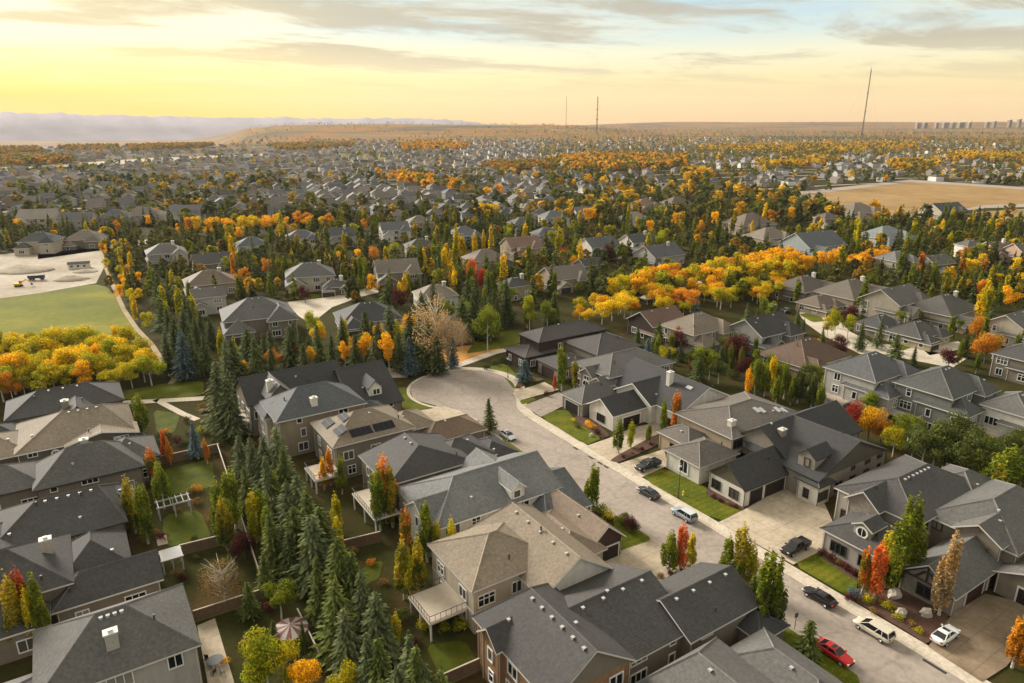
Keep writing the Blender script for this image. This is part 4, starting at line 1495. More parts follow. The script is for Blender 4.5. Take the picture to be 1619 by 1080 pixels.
def columnar_lobes(seed, wid=1.15):
    rr = random.Random(seed)
    out = [(0, 0, 5.1, wid * .46, wid * .46, 4.8)]
    for i in range(15):
        a = rr.uniform(0, 6.28)
        r = rr.uniform(.3, .78) * wid
        h = rr.uniform(1.1, 2.6)
        zc = rr.uniform(1.3 + h * .5, 8.8 - h * .6)
        k = 1.12 - .62 * (zc / 10)
        q = rr.uniform(.24, .40) * wid
        out.append((math.cos(a) * r * k, math.sin(a) * r * k, zc, q * k, q * k, h))
    return out


def aspen_lobes(seed, wid=2.4, n=13, z0=4.2, z1=8.8):
    rr = random.Random(seed)
    out = []
    for i in range(n):
        a = rr.uniform(0, 6.28)
        z = rr.uniform(z0, z1)
        env = math.sqrt(max(.05, 1 - ((z - (z0 + z1) / 2 + .6) / ((z1 - z0) / 2 + 1.6)) ** 2))
        r = wid * env * rr.uniform(.15, .85)
        s = rr.uniform(.8, 1.35) * wid / 2.4
        out.append((math.cos(a) * r, math.sin(a) * r, z, s * 1.1, s * 1.1, s * rr.uniform(.8, 1.15)))
    return out


def trunk_mesh(seed, h, r, branches=0, mat='bark', spread=1.6, zb=3.0):
    rr = random.Random(seed)
    mb = MB()
    p = (0, 0, -.1)
    for i in range(4):
        q = (rr.uniform(-.12, .12), rr.uniform(-.12, .12), h * (i + 1) / 4)
        mb.bar(p, q, r * (1 - .22 * i), k=6, r1=r * (1 - .22 * (i + 1)))
        p = q
    for i in range(branches):
        a = rr.uniform(0, 6.28)
        z = rr.uniform(zb, h * .8)
        L = rr.uniform(.6, 1.0) * spread
        mb.bar((0, 0, z), (math.cos(a) * L, math.sin(a) * L, z + L * rr.uniform(.6, 1.2)), r * .38, k=4, r1=r * .12)
    return mb.mesh('trunk', M[mat], smooth=True)


def mk(mb, name, mat):
    return mb.mesh(name, M[mat])


CR = {}
CR['spruce'] = [(mk(spruce_crown(i, 30, 13, 7, 2.4 + .25 * (i % 3)), 'crown', 'needle'), trunk_mesh(i, 8.5, .2)) for i in range(7)]
CR['spruce_m'] = [(mk(spruce_crown(20 + i, 15, 8, 4, 2.2, 1.05), 'crown', 'needle'), trunk_mesh(i, 8.5, .2)) for i in range(3)]
CR['columnar'] = [(mk(lobe_crown(40 + i, columnar_lobes(40 + i, 1.05 + .14 * i), 3400, .32, .4), 'crown', 'leaf'), trunk_mesh(40 + i, 6, .16, 4, 'bark_pale', .6)) for i in range(4)]
CR['columnar_m'] = [(mk(lobe_crown(50 + i, columnar_lobes(53 + i, 1.15), 900, .6, .3), 'crown', 'leaf'), trunk_mesh(50 + i, 6, .16, 0, 'bark_pale')) for i in range(3)]
CR['aspen'] = [(mk(lobe_crown(60 + i, aspen_lobes(60 + i, 2.2 + .2 * i), 3600, .36, .5), 'crown', 'leaf'), trunk_mesh(60 + i, 7.5, .17, 7, 'bark_pale', 1.6)) for i in range(5)]
CR['aspen_m'] = [(mk(lobe_crown(70 + i, aspen_lobes(70 + i, 2.4), 1700, .46, .4), 'crown', 'leaf'), trunk_mesh(70 + i, 7.5, .17, 4, 'bark_pale', 1.4)) for i in range(4)]
CR['shrub'] = [(mk(lobe_crown(80 + i, [(rnd.uniform(-.5, .5), rnd.uniform(-.5, .5), rnd.uniform(.5, 1.1), .6, .6, .55) for _ in range(6)], 420, .22, .4), 'crown', 'leaf'), None) for i in range(3)]
CR['maple'] = [(mk(lobe_crown(90 + i, aspen_lobes(90 + i, 3.4, 17, 3.4, 8.4), 4200, .40, .5), 'crown', 'leaf'), trunk_mesh(90 + i, 6.5, .24, 8, 'bark', 2.2)) for i in range(3)]
CR['sparse'] = [(mk(lobe_crown(100 + i, aspen_lobes(100 + i, 3.0, 15, 2.6, 8.8), 2800, .26, .2), 'crown', 'leaf'), trunk_mesh(100 + i, 8.6, .15, 60, 'bark_pale', 2.9, 1.4)) for i in range(2)]

NAMES = {'spruce': 'spruce_tree', 'columnar': 'columnar_aspen', 'aspen': 'aspen_tree', 'shrub': 'shrub', 'maple': 'maple_tree', 'sparse': 'bare_tree'}
WORDS = {'spruce': 'spruce', 'columnar': 'columnar aspen', 'aspen': 'aspen', 'shrub': 'shrub', 'maple': 'broad maple', 'sparse': 'half bare tree', 'poplar': 'rounded aspen'}
# colour word -> (main, tip)
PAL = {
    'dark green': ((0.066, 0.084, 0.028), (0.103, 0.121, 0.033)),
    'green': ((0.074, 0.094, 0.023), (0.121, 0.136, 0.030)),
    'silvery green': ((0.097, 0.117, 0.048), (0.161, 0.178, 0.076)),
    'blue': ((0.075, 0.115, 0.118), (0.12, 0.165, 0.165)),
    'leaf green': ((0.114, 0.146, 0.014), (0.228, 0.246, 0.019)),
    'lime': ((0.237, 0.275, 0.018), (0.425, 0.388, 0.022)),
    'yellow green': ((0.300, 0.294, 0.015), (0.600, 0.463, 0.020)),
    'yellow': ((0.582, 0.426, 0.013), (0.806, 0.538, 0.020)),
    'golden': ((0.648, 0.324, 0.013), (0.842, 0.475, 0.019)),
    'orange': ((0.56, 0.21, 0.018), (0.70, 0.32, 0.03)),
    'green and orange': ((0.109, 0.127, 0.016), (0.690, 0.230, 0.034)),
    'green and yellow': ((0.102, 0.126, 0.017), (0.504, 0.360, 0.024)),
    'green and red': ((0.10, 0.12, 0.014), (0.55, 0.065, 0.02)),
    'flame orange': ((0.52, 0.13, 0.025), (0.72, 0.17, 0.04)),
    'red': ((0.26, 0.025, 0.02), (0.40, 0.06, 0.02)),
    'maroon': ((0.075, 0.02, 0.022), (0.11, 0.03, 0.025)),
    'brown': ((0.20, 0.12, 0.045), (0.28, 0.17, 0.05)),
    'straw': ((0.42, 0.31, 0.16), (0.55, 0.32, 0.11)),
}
TREES = []


def in_house(x, y, mg=.6):
    for (ox, oy, c, s, s0, s1, t0, t1) in ALL_FOOT:
        dx, dy = x - ox, y - oy
        a, b = dx * c + dy * s, -dx * s + dy * c
        if s0 - mg < a < s1 + mg and t0 - mg < b < t1 + mg:
            return True
    return False


def tree(kind, x, y, h, colour, wid=1.0, z=0.0, near=None):
    d = math.hypot(x, y)
    near = d < 235 if near is None else near
    key = kind if near or kind + '_m' not in CR else kind + '_m'
    cm, tm = rnd.choice(CR[key])
    sc = h / (10.0 if kind != 'shrub' else 1.6)
    rz = rnd.uniform(0, 6.28)
    if kind == 'columnar':
        wid *= 1.25
    if kind == 'spruce':
        wid *= rnd.uniform(.82, 1.25)
        h *= rnd.uniform(.9, 1.06)
        sc = h / 10.0
    a, b = PAL[colour]
    k = rnd.uniform(.86, 1.16)
    a, b = tuple(min(1, q * k) for q in a), tuple(min(1, q * k) for q in b)
    nm = 'green_aspen_tree' if kind == 'aspen' and colour in ('leaf green', 'green', 'lime') else NAMES[kind]  # green-leaved rounded aspens, named apart from the other aspens
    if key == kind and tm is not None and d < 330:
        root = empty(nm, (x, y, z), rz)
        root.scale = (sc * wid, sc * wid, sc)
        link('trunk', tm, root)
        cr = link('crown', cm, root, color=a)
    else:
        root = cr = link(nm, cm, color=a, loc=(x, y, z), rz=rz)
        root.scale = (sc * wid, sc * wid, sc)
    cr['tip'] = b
    TREES.append((root, 'poplar' if nm == 'green_aspen_tree' else kind, colour, x, y, h))
    return root


def top(kind, px, py, h, colour, wid=1.0):
    """a tree whose top is seen at px, py"""
    x, y = at(px, py, h)
    return tree(kind, x, y, h, colour, wid)


def bt(kind, bx, by, ty, colour, wid=1.0):
    """a tree whose foot and top are both seen"""
    x, y = at(bx, by)
    lo, hi = 1.0, 40.0
    for _ in range(30):
        m = (lo + hi) / 2
        if seen(x, y, m)[1] > ty:
            lo = m
        else:
            hi = m
    return tree(kind, x, y, lo, colour, wid)


for a in (('columnar', 1066, 685, 616, 'green and orange', 1.05), ('columnar', 1047, 690, 627, 'leaf green', 1.0), ('columnar', 977, 717, 660, 'leaf green', 1.1), ('columnar', 997, 708, 662, 'lime', 1.0), ('columnar', 1025, 700, 668, 'leaf green', 1.2),
          ('columnar', 936, 808, 730, 'leaf green', 1.3), ('columnar', 1057, 904, 836, 'leaf green', 1.3), ('columnar', 1075, 903, 823, 'flame orange', .95), ('columnar', 1091, 898, 838, 'yellow green', 1.0), ('columnar', 1206, 1002, 867, 'leaf green', 1.2),
          ('columnar', 1192, 985, 900, 'green', 1.2), ('columnar', 1222, 1000, 912, 'green', 1.3), ('columnar', 1168, 925, 824, 'green and yellow', 1.0), ('columnar', 1148, 915, 846, 'leaf green', 1.2), ('columnar', 1184, 930, 852, 'yellow green', 1.0),
          ('spruce', 1274, 1048, 974, 'green', 1.15), ('columnar', 1424, 930, 776, 'leaf green', .85), ('columnar', 1410, 938, 800, 'leaf green', .85), ('columnar', 1380, 948, 852, 'flame orange', .95), ('columnar', 1362, 940, 860, 'green and orange', 1.0), ('columnar', 1392, 930, 830, 'yellow green', 1.05),
          ('columnar', 1440, 925, 820, 'leaf green', .9), ('columnar', 1484, 974, 834, 'straw', .85), ('columnar', 1600, 1056, 970, 'orange', 1.2), ('columnar', 1618, 1040, 960, 'green and orange', 1.2), ('spruce', 775, 682, 624, 'green', 1.2),
          ('columnar', 888, 618, 540, 'leaf green', .9), ('columnar', 908, 615, 562, 'green and yellow', .9), ('columnar', 922, 613, 580, 'yellow green', 1.0), ('columnar', 877, 618, 590, 'flame orange', 1.0), ('spruce', 650, 594, 530, 'blue', 1.0), ('spruce', 716, 582, 533, 'blue', .9),
          ('columnar', 228, 690, 619, 'leaf green', 1.2)):
    bt(*a)
# --- hand-placed trees: (top x, top y, height, colour, width)
for a in ((337, 572, 16, 'silvery green', .95), (358, 590, 14.5, 'silvery green', .95), (375, 679, 10, 'silvery green', 1), (394, 687, 10.5, 'silvery green', 1),
          (412, 684, 11.5, 'silvery green', 1.05), (438, 677, 12.5, 'silvery green', 1.05), (442, 705, 11.5, 'green', 1.1), (469, 752, 12, 'silvery green', 1.05),
          (486, 778, 12, 'green', 1), (451, 757, 12, 'silvery green', 1), (420, 721, 11.5, 'silvery green', 1), 
          (462, 800, 12, 'green', 1.05), (486, 808, 13, 'silvery green', 1.1), (505, 800, 12, 'green', 1.05), (527, 848, 13.5, 'green', 1.15), (556, 865, 12, 'green', 1.05), (496, 865, 12, 'green', 1.05),
          (571, 895, 12, 'silvery green', 1.05), (530, 912, 12, 'green', 1.1), (592, 923, 12, 'silvery green', 1.05), (545, 948, 11.5, 'silvery green', 1), 
          (576, 997, 11, 'silvery green', 1), (597, 1005, 11, 'green', 1.05), (644, 987, 12, 'silvery green', 1.1), (659, 1023, 11, 'green', 1.05), (626, 1052, 10, 'silvery green', 1),
          (672, 1046, 9.5, 'silvery green', 1), (698, 1059, 8, 'green', 1), (600, 1062, 9, 'green', 1), (455, 830, 10, 'dark green', 1),
          (302, 666, 8, 'blue', 1.1), (385, 735, 9, 'green', 1), (425, 815, 10, 'green', 1),
          (829, 566, 6.5, 'blue', 1.35),
          (738, 432, 17, 'dark green', 1.2), (752, 440, 16, 'dark green', 1.1), (772, 462, 15, 'green', 1.1), (800, 440, 16, 'dark green', 1.2), (728, 470, 14, 'dark green', 1.1),
          (690, 470, 14, 'dark green', 1.1), (665, 455, 15, 'dark green', 1.1), (575, 490, 15, 'green', 1), (538, 492, 15, 'dark green', 1.1), (612, 480, 15, 'silvery green', 1), (598, 500, 14, 'dark green', 1),
          (282, 520, 14, 'blue', .9), (300, 530, 12, 'dark green', 1), (318, 525, 12, 'dark green', 1.1), (385, 510, 14, 'dark green', 1.2), (355, 540, 13, 'silvery green', 1), (368, 530, 14, 'dark green', 1),
          (400, 535, 13, 'dark green', 1.1), (425, 540, 12, 'dark green', 1.1), (455, 510, 13, 'dark green', 1.2), (480, 535, 12, 'dark green', 1.1), (500, 515, 12, 'green', 1.1), (522, 530, 12, 'dark green', 1.1),
          (558, 525, 12, 'dark green', 1.1), (590, 530, 11, 'silvery green', 1), (630, 515, 13, 'dark green', 1.1), (645, 500, 14, 'dark green', 1.1), (675, 505, 14, 'dark green', 1.1), (690, 530, 11, 'dark green', 1.1),
          (262, 480, 14, 'dark green', 1.1), (250, 455, 14, 'dark green', 1.1), (270, 500, 14, 'dark green', 1.1), (240, 430, 13, 'dark green', 1.1), (258, 520, 13, 'dark green', 1.1), (285, 480, 13, 'dark green', 1.1),
          (1106, 560, 8, 'dark green', 1.2), (1058, 545, 8, 'dark green', 1.2), (1395, 500, 10, 'silvery green', .9), (1366, 508, 9, 'dark green', 1), (1104, 465, 8, 'blue', 1.2), (1184, 478, 7, 'silvery green', 1.2),
          (1026, 530, 8, 'blue', 1)):
    top('spruce', a[0], a[1], a[2], a[3], a[4])
for a in ((233, 700, 9, 'green and orange', .9), (246, 722, 10, 'leaf green', 1), (255, 676, 7.5, 'flame orange', .9), (263, 690, 6, 'orange', .8), (197, 747, 11, 'green and yellow', .95),
          (217, 762, 11, 'leaf green', 1.05), (322, 690, 6, 'orange', .8), (340, 757, 11, 'leaf green', 1.1), (360, 737, 11.5, 'leaf green', 1.1), (348, 780, 10, 'green and yellow', 1), (405, 765, 10, 'leaf green', 1),
          (22, 893, 12, 'green and red', .7), (45, 900, 12, 'leaf green', 1.0), (6, 905, 12, 'green and yellow', .9), (34, 925, 10, 'yellow green', .8), (68, 965, 6, 'yellow green', 1),
          (605, 712, 13.5, 'green and orange', 1.1), (595, 735, 12, 'leaf green', 1), (615, 730, 12, 'green and yellow', 1), (640, 800, 11, 'green and orange', .9), (634, 850, 10, 'green and yellow', 1), (672, 788, 11, 'leaf green', .9), (658, 845, 10, 'green and yellow', 1.2),
          (690, 820, 8, 'yellow green', .9), (712, 812, 9, 'yellow green', .8), (645, 870, 8, 'yellow green', 1), (518, 705, 8, 'orange', .9), (536, 718, 8, 'leaf green', .9), (508, 720, 7, 'golden', .9), (528, 775, 8, 'yellow green', .9), (530, 812, 9, 'yellow green', 1),
          (425, 835, 7, 'golden', .7), (625, 965, 6, 'yellow green', .9), 
          
          
          
          (1023, 495, 7, 'flame orange', .9), (1073, 512, 8, 'green and orange', .9), (1064, 525, 8, 'leaf green', 1.1),
          (1200, 563, 10, 'leaf green', 1.1), (1214, 572, 9, 'leaf green', 1.1), (1226, 560, 10, 'yellow', .95), (1247, 566, 10.5, 'leaf green', .95), (1268, 578, 9.5, 'green', 1.2), (1290, 588, 9, 'green', 1.2), (1314, 566, 11, 'leaf green', .9), (1187, 578, 8, 'golden', 1), (1256, 590, 8, 'leaf green', 1.1), (1302, 600, 8, 'leaf green', 1.1), (1232, 592, 8, 'leaf green', 1.2),
          (1540, 622, 8, 'green and orange', 1.4), (1370, 440, 13, 'leaf green', 1.1), (1264, 435, 11, 'leaf green', 1.1), (1320, 480, 8, 'yellow green', 1.1), (1604, 700, 12, 'leaf green', 1.6), (1585, 730, 10, 'green and yellow', 1.6)):
    top('columnar', *a)
for a in ((432, 740, 9, 'leaf green', 1.0), (418, 795, 10, 'leaf green', 1.0), (395, 770, 10, 'yellow green', .9), (478, 850, 9, 'leaf green', .9), (552, 905, 8, 'yellow green', .8), (720, 350, 21, 'yellow green', .8), (776, 352, 17, 'yellow', .7), (764, 360, 15, 'yellow', .7), (686, 368, 17, 'leaf green', .7), (663, 374, 17, 'leaf green', .75), (698, 380, 15, 'leaf green', .7), (576, 405, 15, 'leaf green', .7), (568, 398, 16, 'leaf green', .65),
          (424, 430, 11, 'leaf green', .8), (365, 395, 13, 'orange', .8), (375, 425, 13, 'leaf green', .9), (338, 345, 14, 'leaf green', 1.3), (425, 352, 14, 'leaf green', 1.0), (186, 325, 8, 'golden', 1.3), (232, 328, 8, 'golden', 1.3),
          (1460, 395, 14, 'green and orange', 1.0), (1525, 398, 13, 'green and orange', 1.0), (1560, 405, 12, 'green and orange', 1.0), (1480, 415, 12, 'leaf green', 1.0), (1500, 425, 11, 'leaf green', 1.0), (1446, 412, 12, 'leaf green', 1.0)):
    top('columnar', *a)
for a in ((412, 990, 10, 'lime', .95), (440, 1010, 8, 'yellow green', .9), (475, 1034, 7, 'golden', 1.0), (540, 1046, 7, 'yellow green', .9), (437, 910, 7, 'leaf green', 1.15), (395, 1035, 7, 'lime', 1),
          (555, 530, 9, 'golden', .7), (572, 522, 11, 'golden', .85), (612, 523, 12, 'golden', .75), (543, 538, 8, 'golden', .7), (425, 545, 8, 'orange', .8), (485, 545, 8, 'golden', .9), (380, 568, 7, 'golden', .9), (462, 545, 6, 'orange', .8), (440, 552, 6, 'orange', .7),
          (645, 495, 9, 'golden', .8), (632, 505, 9, 'yellow', .7), (770, 478, 15, 'leaf green', .8), (838, 465, 13, 'lime', .8), (866, 470, 12, 'leaf green', .8), (490, 485, 11, 'lime', .8), (500, 505, 9, 'yellow', .8),
          (1105, 548, 9, 'leaf green', 1), (1125, 555, 8, 'leaf green', 1.1), (1140, 560, 8, 'green', 1.1), (1055, 545, 7.5, 'yellow green', 1), (1325, 490, 8, 'lime', 1.2), (1345, 495, 8, 'lime', 1.1), (1312, 500, 7, 'yellow green', 1),
          (10, 585, 9, 'orange', 1), (1490, 660, 11, 'green', 1.2), (1516, 650, 12, 'green', 1.25), (1470, 672, 10, 'green', 1.2), (1545, 672, 11, 'green', 1.3), (1452, 668, 9, 'green', 1.2), (1560, 690, 10, 'green', 1.3), (1500, 690, 9, 'green', 1.3), (1530, 700, 9, 'green', 1.3), (1420, 672, 7, 'yellow green', 1.2), (1575, 705, 10, 'leaf green', 1.3)):
    top('aspen', *a)
for a in ((1352, 632, 8.5, 'red', .75), (1382, 635, 9, 'golden', .85), (1400, 655, 7, 'orange', .8), (1568, 520, 10, 'orange', 1.05), (1548, 495, 9, 'orange', .8), (745, 405, 12, 'flame orange', .6), (762, 422, 10, 'red', .6),
          (895, 388, 10, 'red', .8), (907, 402, 9, 'golden', .7), (480, 450, 7, 'maroon', .9), (535, 410, 9, 'maroon', .8), (630, 455, 9, 'maroon', .9), (450, 482, 7, 'maroon', .8), (960, 385, 9, 'maroon', .8), (620, 380, 10, 'lime', .9), (590, 388, 9, 'orange', .7), (1178, 560, 7, 'maroon', .8), (1000, 815, 3.5, 'maroon', 1.1), (985, 808, 3, 'leaf green', 1)):
    top('maple', *a)
for a in ((345, 880, 8, 'brown', 1.1), (730, 505, 10, 'straw', .9), (1355, 340, 8, 'brown', .8)):
    top('sparse', *a)
bt('sparse', 692, 580, 458, 'straw', 1.05)
bt('sparse', 708, 578, 485, 'straw', .9)
# shrubs in the beds
for a in ((928, 668, 1.6, 'golden'), (936, 674, 1.5, 'golden'), (914, 672, 1.3, 'silvery green'), (944, 683, 1.3, 'maroon'), (905, 664, 1.2, 'yellow green'), (865, 622, 1.5, 'maroon'),
          (1128, 784, .9, 'maroon'), (1140, 790, .9, 'maroon'), (1152, 795, .9, 'brown'), (1165, 800, .9, 'maroon'), (985, 722, .8, 'maroon'), (1000, 715, .8, 'brown'), (1015, 709, .8, 'maroon'), (1030, 702, .8, 'maroon'), (1042, 696, .8, 'brown'),
          (1302, 872, 1.3, 'maroon'), (1314, 880, 1.4, 'maroon'), (1326, 888, 1.3, 'brown'), (1338, 896, 1.3, 'maroon'), (1350, 905, 1.2, 'maroon'), (1352, 938, 1.8, 'blue'), (1345, 945, 1.4, 'maroon'), (1370, 945, 1.5, 'yellow green'),
          (1405, 958, 1.5, 'yellow green'), (1420, 975, 1.2, 'yellow green'), (1440, 985, 1.2, 'brown'), (1395, 948, 1.3, 'brown'), (1452, 995, 1.0, 'yellow green'), (1380, 965, 1.0, 'brown'), (770, 580, 1.8, 'dark green'), (782, 572, 1.8, 'dark green'), (795, 568, 1.8, 'dark green'), (806, 566, 1.6, 'dark green'),
          (830, 605, 1.4, 'green'), (845, 600, 1.3, 'yellow green'), (820, 610, 1.2, 'brown'), (960, 812, 2.0, 'yellow green'), (950, 805, 2.2, 'leaf green'), (1062, 905, 1.0, 'maroon'), (1078, 898, 1.0, 'maroon'), (1046, 910, 1.0, 'brown'), (1088, 895, .9, 'brown'),
          (330, 820, 1.4, 'brown'), (310, 770, 1.6, 'orange'), (300, 775, 1.5, 'brown'), (255, 848, 1.5, 'maroon'), (245, 842, 1.4, 'brown'), (345, 815, 1.5, 'orange'), (278, 905, 1.3, 'brown'), (290, 910, 1.2, 'maroon'), (355, 1045, 1.0, 'golden'), (730, 985, 1.8, 'lime'), (700, 990, 1.5, 'lime'),
          (1000, 838, 1.2, 'leaf green'), (990, 826, 1.3, 'green'), (520, 960, 1.5, 'maroon'), (560, 870, 1.4, 'brown')):
    x, y = at(a[0], a[1], a[2] * .5)
    tree('shrub', x, y, a[2], a[3], 1.15)


def inside(poly, x, y):
    ins = False
    for i in range(len(poly)):
        (xa, ya), (xb, yb) = poly[i], poly[i - 1]
        if (ya > y) != (yb > y) and x < (xb - xa) * (y - ya) / (yb - ya) + xa:
            ins = not ins
    return ins


def scatter(n, poly, table, hmin, hmax, seed, mg=1.0, sep=3.0, wid=(.85, 1.15), near=None):
    """trees standing inside a patch of ground (photograph outline laid on the ground)"""
    rr = random.Random(seed)
    pts = [at(*p) for p in poly]
    xs, ys = [p[0] for p in pts], [p[1] for p in pts]
    done = 0
    tries = 0
    here = [(t[3], t[4]) for t in TREES]
    while done < n and tries < n * 40:
        tries += 1
        x, y = rr.uniform(min(xs), max(xs)), rr.uniform(min(ys), max(ys))
        ins = False
        for i in range(len(pts)):
            (xa, ya), (xb, yb) = pts[i], pts[i - 1]
            if (ya > y) != (yb > y) and x < (xb - xa) * (y - ya) / (yb - ya) + xa:
                ins = not ins
        if not ins or in_house(x, y, mg) or any(inside(f, x, y) for f in KEEP):
            continue
        if any((x - a) ** 2 + (y - b) ** 2 < sep * sep for a, b in here):
            continue
        k, c = rr.choices([q[:2] for q in table], [q[2] for q in table])[0]
        h = rr.uniform(hmin, hmax) * (.8 if k == 'aspen' else 1)
        tree(k, x, y, h, c, rr.uniform(*wid), near=near)
        here.append((x, y))
        done += 1


MIXD = [('spruce', 'dark green', 4.2), ('spruce', 'green', 2), ('columnar', 'leaf green', 3), ('columnar', 'yellow green', 2), ('columnar', 'green and yellow', 2), ('aspen', 'golden', .8), ('aspen', 'lime', 1), ('aspen', 'orange', .3), ('columnar', 'yellow', .8)]
# the yellow grove at the left
scatter(70, [(-30, 600), (0, 575), (110, 558), (190, 560), (235, 585), (255, 600), (215, 628), (120, 626), (0, 640), (-30, 640)],
        [('aspen', 'yellow', 5), ('aspen', 'golden', 1.2), ('aspen', 'yellow green', 4), ('aspen', 'lime', 1.2), ('aspen', 'orange', .15)], 9.5, 13.5, 1, sep=3.6, wid=(1.15, 1.5))
# along the trail
scatter(26, [(150, 400), (195, 395), (225, 470), (265, 560), (235, 560), (190, 480)], [('aspen', 'yellow', 3), ('aspen', 'golden', 2), ('aspen', 'yellow green', 3), ('columnar', 'yellow', 2), ('aspen', 'orange', 1)], 7, 11, 2, sep=3.5)
scatter(22, [(235, 440), (330, 490), (345, 575), (330, 610), (290, 600), (262, 545)], [('spruce', 'dark green', 5), ('spruce', 'green', 2), ('columnar', 'yellow green', 2), ('columnar', 'leaf green', 2)], 9, 14, 3)
scatter(26, [(330, 575), (480, 545), (640, 540), (655, 570), (600, 578), (480, 588), (370, 600)], [('spruce', 'dark green', 5), ('aspen', 'golden', 1.8), ('aspen', 'lime', 1.4), ('columnar', 'yellow green', 1.4)], 7, 11, 4, sep=2.6)
scatter(20, [(660, 520), (760, 480), (880, 500), (890, 525), (790, 540), (700, 545)], [('spruce', 'dark green', 6), ('columnar', 'leaf green', 1.5), ('aspen', 'leaf green', 2)], 10, 15, 5)
# golden band of aspens
scatter(44, [(890, 500), (1000, 480), (1130, 470), (1240, 455), (1262, 470), (1190, 490), (1000, 508), (900, 522)],
        [('aspen', 'golden', 3), ('aspen', 'yellow', 5), ('aspen', 'yellow green', 3), ('aspen', 'orange', .4)], 8, 12, 6, mg=.4, sep=3.0, wid=(1.2, 1.6), near=True)
scatter(52, [(950, 480), (1050, 450), (1150, 440), (1255, 428), (1262, 462), (1130, 466), (1000, 478)],
        [('aspen', 'golden', 4), ('aspen', 'yellow', 4), ('aspen', 'yellow green', 3), ('aspen', 'orange', .7), ('aspen', 'lime', 1.5)], 12, 16, 7, mg=.4, sep=3.6, wid=(1.2, 1.6))
scatter(10, [(1190, 440), (1255, 425), (1275, 445), (1215, 462)], [('aspen', 'golden', 1)], 14, 17, 8, wid=(1.1, 1.4))
scatter(14, [(1340, 425), (1400, 412), (1410, 428), (1345, 440)], [('aspen', 'golden', 2), ('aspen', 'orange', 1.5)], 10, 13, 9, wid=(1.0, 1.3))
scatter(5, [(1290, 425), (1330, 420), (1330, 432), (1295, 436)], [('aspen', 'golden', 1)], 11, 14, 10)
# golden row on the left
scatter(20, [(300, 372), (520, 360), (525, 368), (305, 382)], [('aspen', 'golden', 3), ('aspen', 'orange', 2), ('aspen', 'yellow', 1)], 13, 17, 11, sep=5, wid=(1.0, 1.3))
scatter(14, [(745, 345), (790, 338), (795, 350), (750, 355)], [('aspen', 'golden', 2), ('aspen', 'yellow', 2), ('columnar', 'yellow', 1)], 12, 16, 12)
# belts of conifers and mixed trees between the houses
scatter(46, [(880, 345), (1250, 345), (1262, 405), (1080, 415), (900, 395)], MIXD, 11, 17, 13, sep=4)
scatter(40, [(1262, 372), (1480, 362), (1570, 420), (1400, 455), (1270, 425)], MIXD, 10, 16, 14, sep=4)
scatter(26, [(1400, 480), (1640, 455), (1640, 520), (1480, 530)], MIXD, 9, 14, 15, sep=4)
scatter(52, [(350, 370), (880, 352), (885, 410), (640, 420), (350, 415)], MIXD, 11, 17, 16, sep=4)
scatter(34, [(0, 392), (215, 362), (215, 392), (150, 402), (0, 420)], [('spruce', 'dark green', 5), ('spruce', 'green', 2), ('columnar', 'yellow green', 1), ('aspen', 'orange', .4)], 10, 14, 17, sep=4)
scatter(40, [(355, 415), (640, 415), (650, 490), (440, 470), (365, 500)], MIXD, 9, 14, 18, sep=3.5)
scatter(36, [(650, 420), (920, 415), (930, 470), (900, 490), (700, 490)], [('spruce', 'dark green', 4), ('columnar', 'leaf green', 4), ('columnar', 'yellow', 2.2), ('aspen', 'leaf green', 1), ('maple', 'red', .3)], 9, 17, 19, sep=3.5)
scatter(34, [(1190, 500), (1640, 520), (1640, 610), (1480, 590), (1330, 570), (1200, 560)], [('spruce', 'dark green', 3), ('columnar', 'leaf green', 4), ('aspen', 'leaf green', 2), ('maple', 'maroon', .5), ('aspen', 'golden', .6)], 6, 10, 20, sep=3)
scatter(24, [(1490, 445), (1640, 430), (1640, 470), (1500, 480)], [('columnar', 'leaf green', 3), ('columnar', 'green and orange', 3), ('spruce', 'dark green', 3), ('aspen', 'yellow', 2)], 9, 14, 21, sep=3)
scatter(22, [(1000, 545), (1200, 560), (1200, 590), (1130, 585), (1010, 560)], [('aspen', 'leaf green', 3), ('spruce', 'dark green', 3), ('columnar', 'leaf green', 1), ('maple', 'maroon', .6)], 5, 9, 22, sep=2.5)
scatter(26, [(1440, 350), (1640, 345), (1640, 400), (1530, 400)], [('columnar', 'leaf green', 5), ('columnar', 'yellow green', 2), ('aspen', 'yellow', 1.5), ('spruce', 'dark green', 3)], 10, 14, 23, sep=4)
scatter(40, [(0, 350), (300, 340), (300, 372), (215, 362), (0, 385)], [('spruce', 'dark green', 3), ('columnar', 'yellow green', 2), ('aspen', 'orange', 1), ('aspen', 'golden', 1)], 8, 12, 24, sep=6)
scatter(14, [(350, 900), (450, 830), (560, 1075), (470, 1080), (380, 960)], [('spruce', 'green', 2), ('maple', 'maroon', 1)], 4, 7, 25, sep=4)

# low growth in the back yards
scatter(60, [(190, 700), (330, 640), (420, 720), (560, 860), (690, 1000), (760, 1075), (560, 1085), (430, 1085), (330, 930), (240, 800)],
        [('shrub', 'maroon', 2), ('shrub', 'brown', 3), ('shrub', 'green', 3), ('shrub', 'orange', .8), ('shrub', 'yellow green', 1), ('shrub', 'dark green', 3)], .9, 2.2, 26, sep=2.2, wid=(1.0, 1.6))
scatter(20, [(1180, 580), (1330, 610), (1440, 660), (1560, 690), (1625, 720), (1625, 790), (1500, 745), (1400, 700), (1330, 650), (1180, 600)],
        [('aspen', 'leaf green', 4), ('aspen', 'green', 3)], 7, 10, 27, sep=2.4, wid=(1.1, 1.5))
scatter(40, [(1000, 560), (1240, 600), (1330, 640), (1280, 640), (1150, 600), (1060, 580)], [('shrub', 'green', 3), ('shrub', 'dark green', 3), ('shrub', 'maroon', 2)], 1.2, 2.6, 28, sep=2)

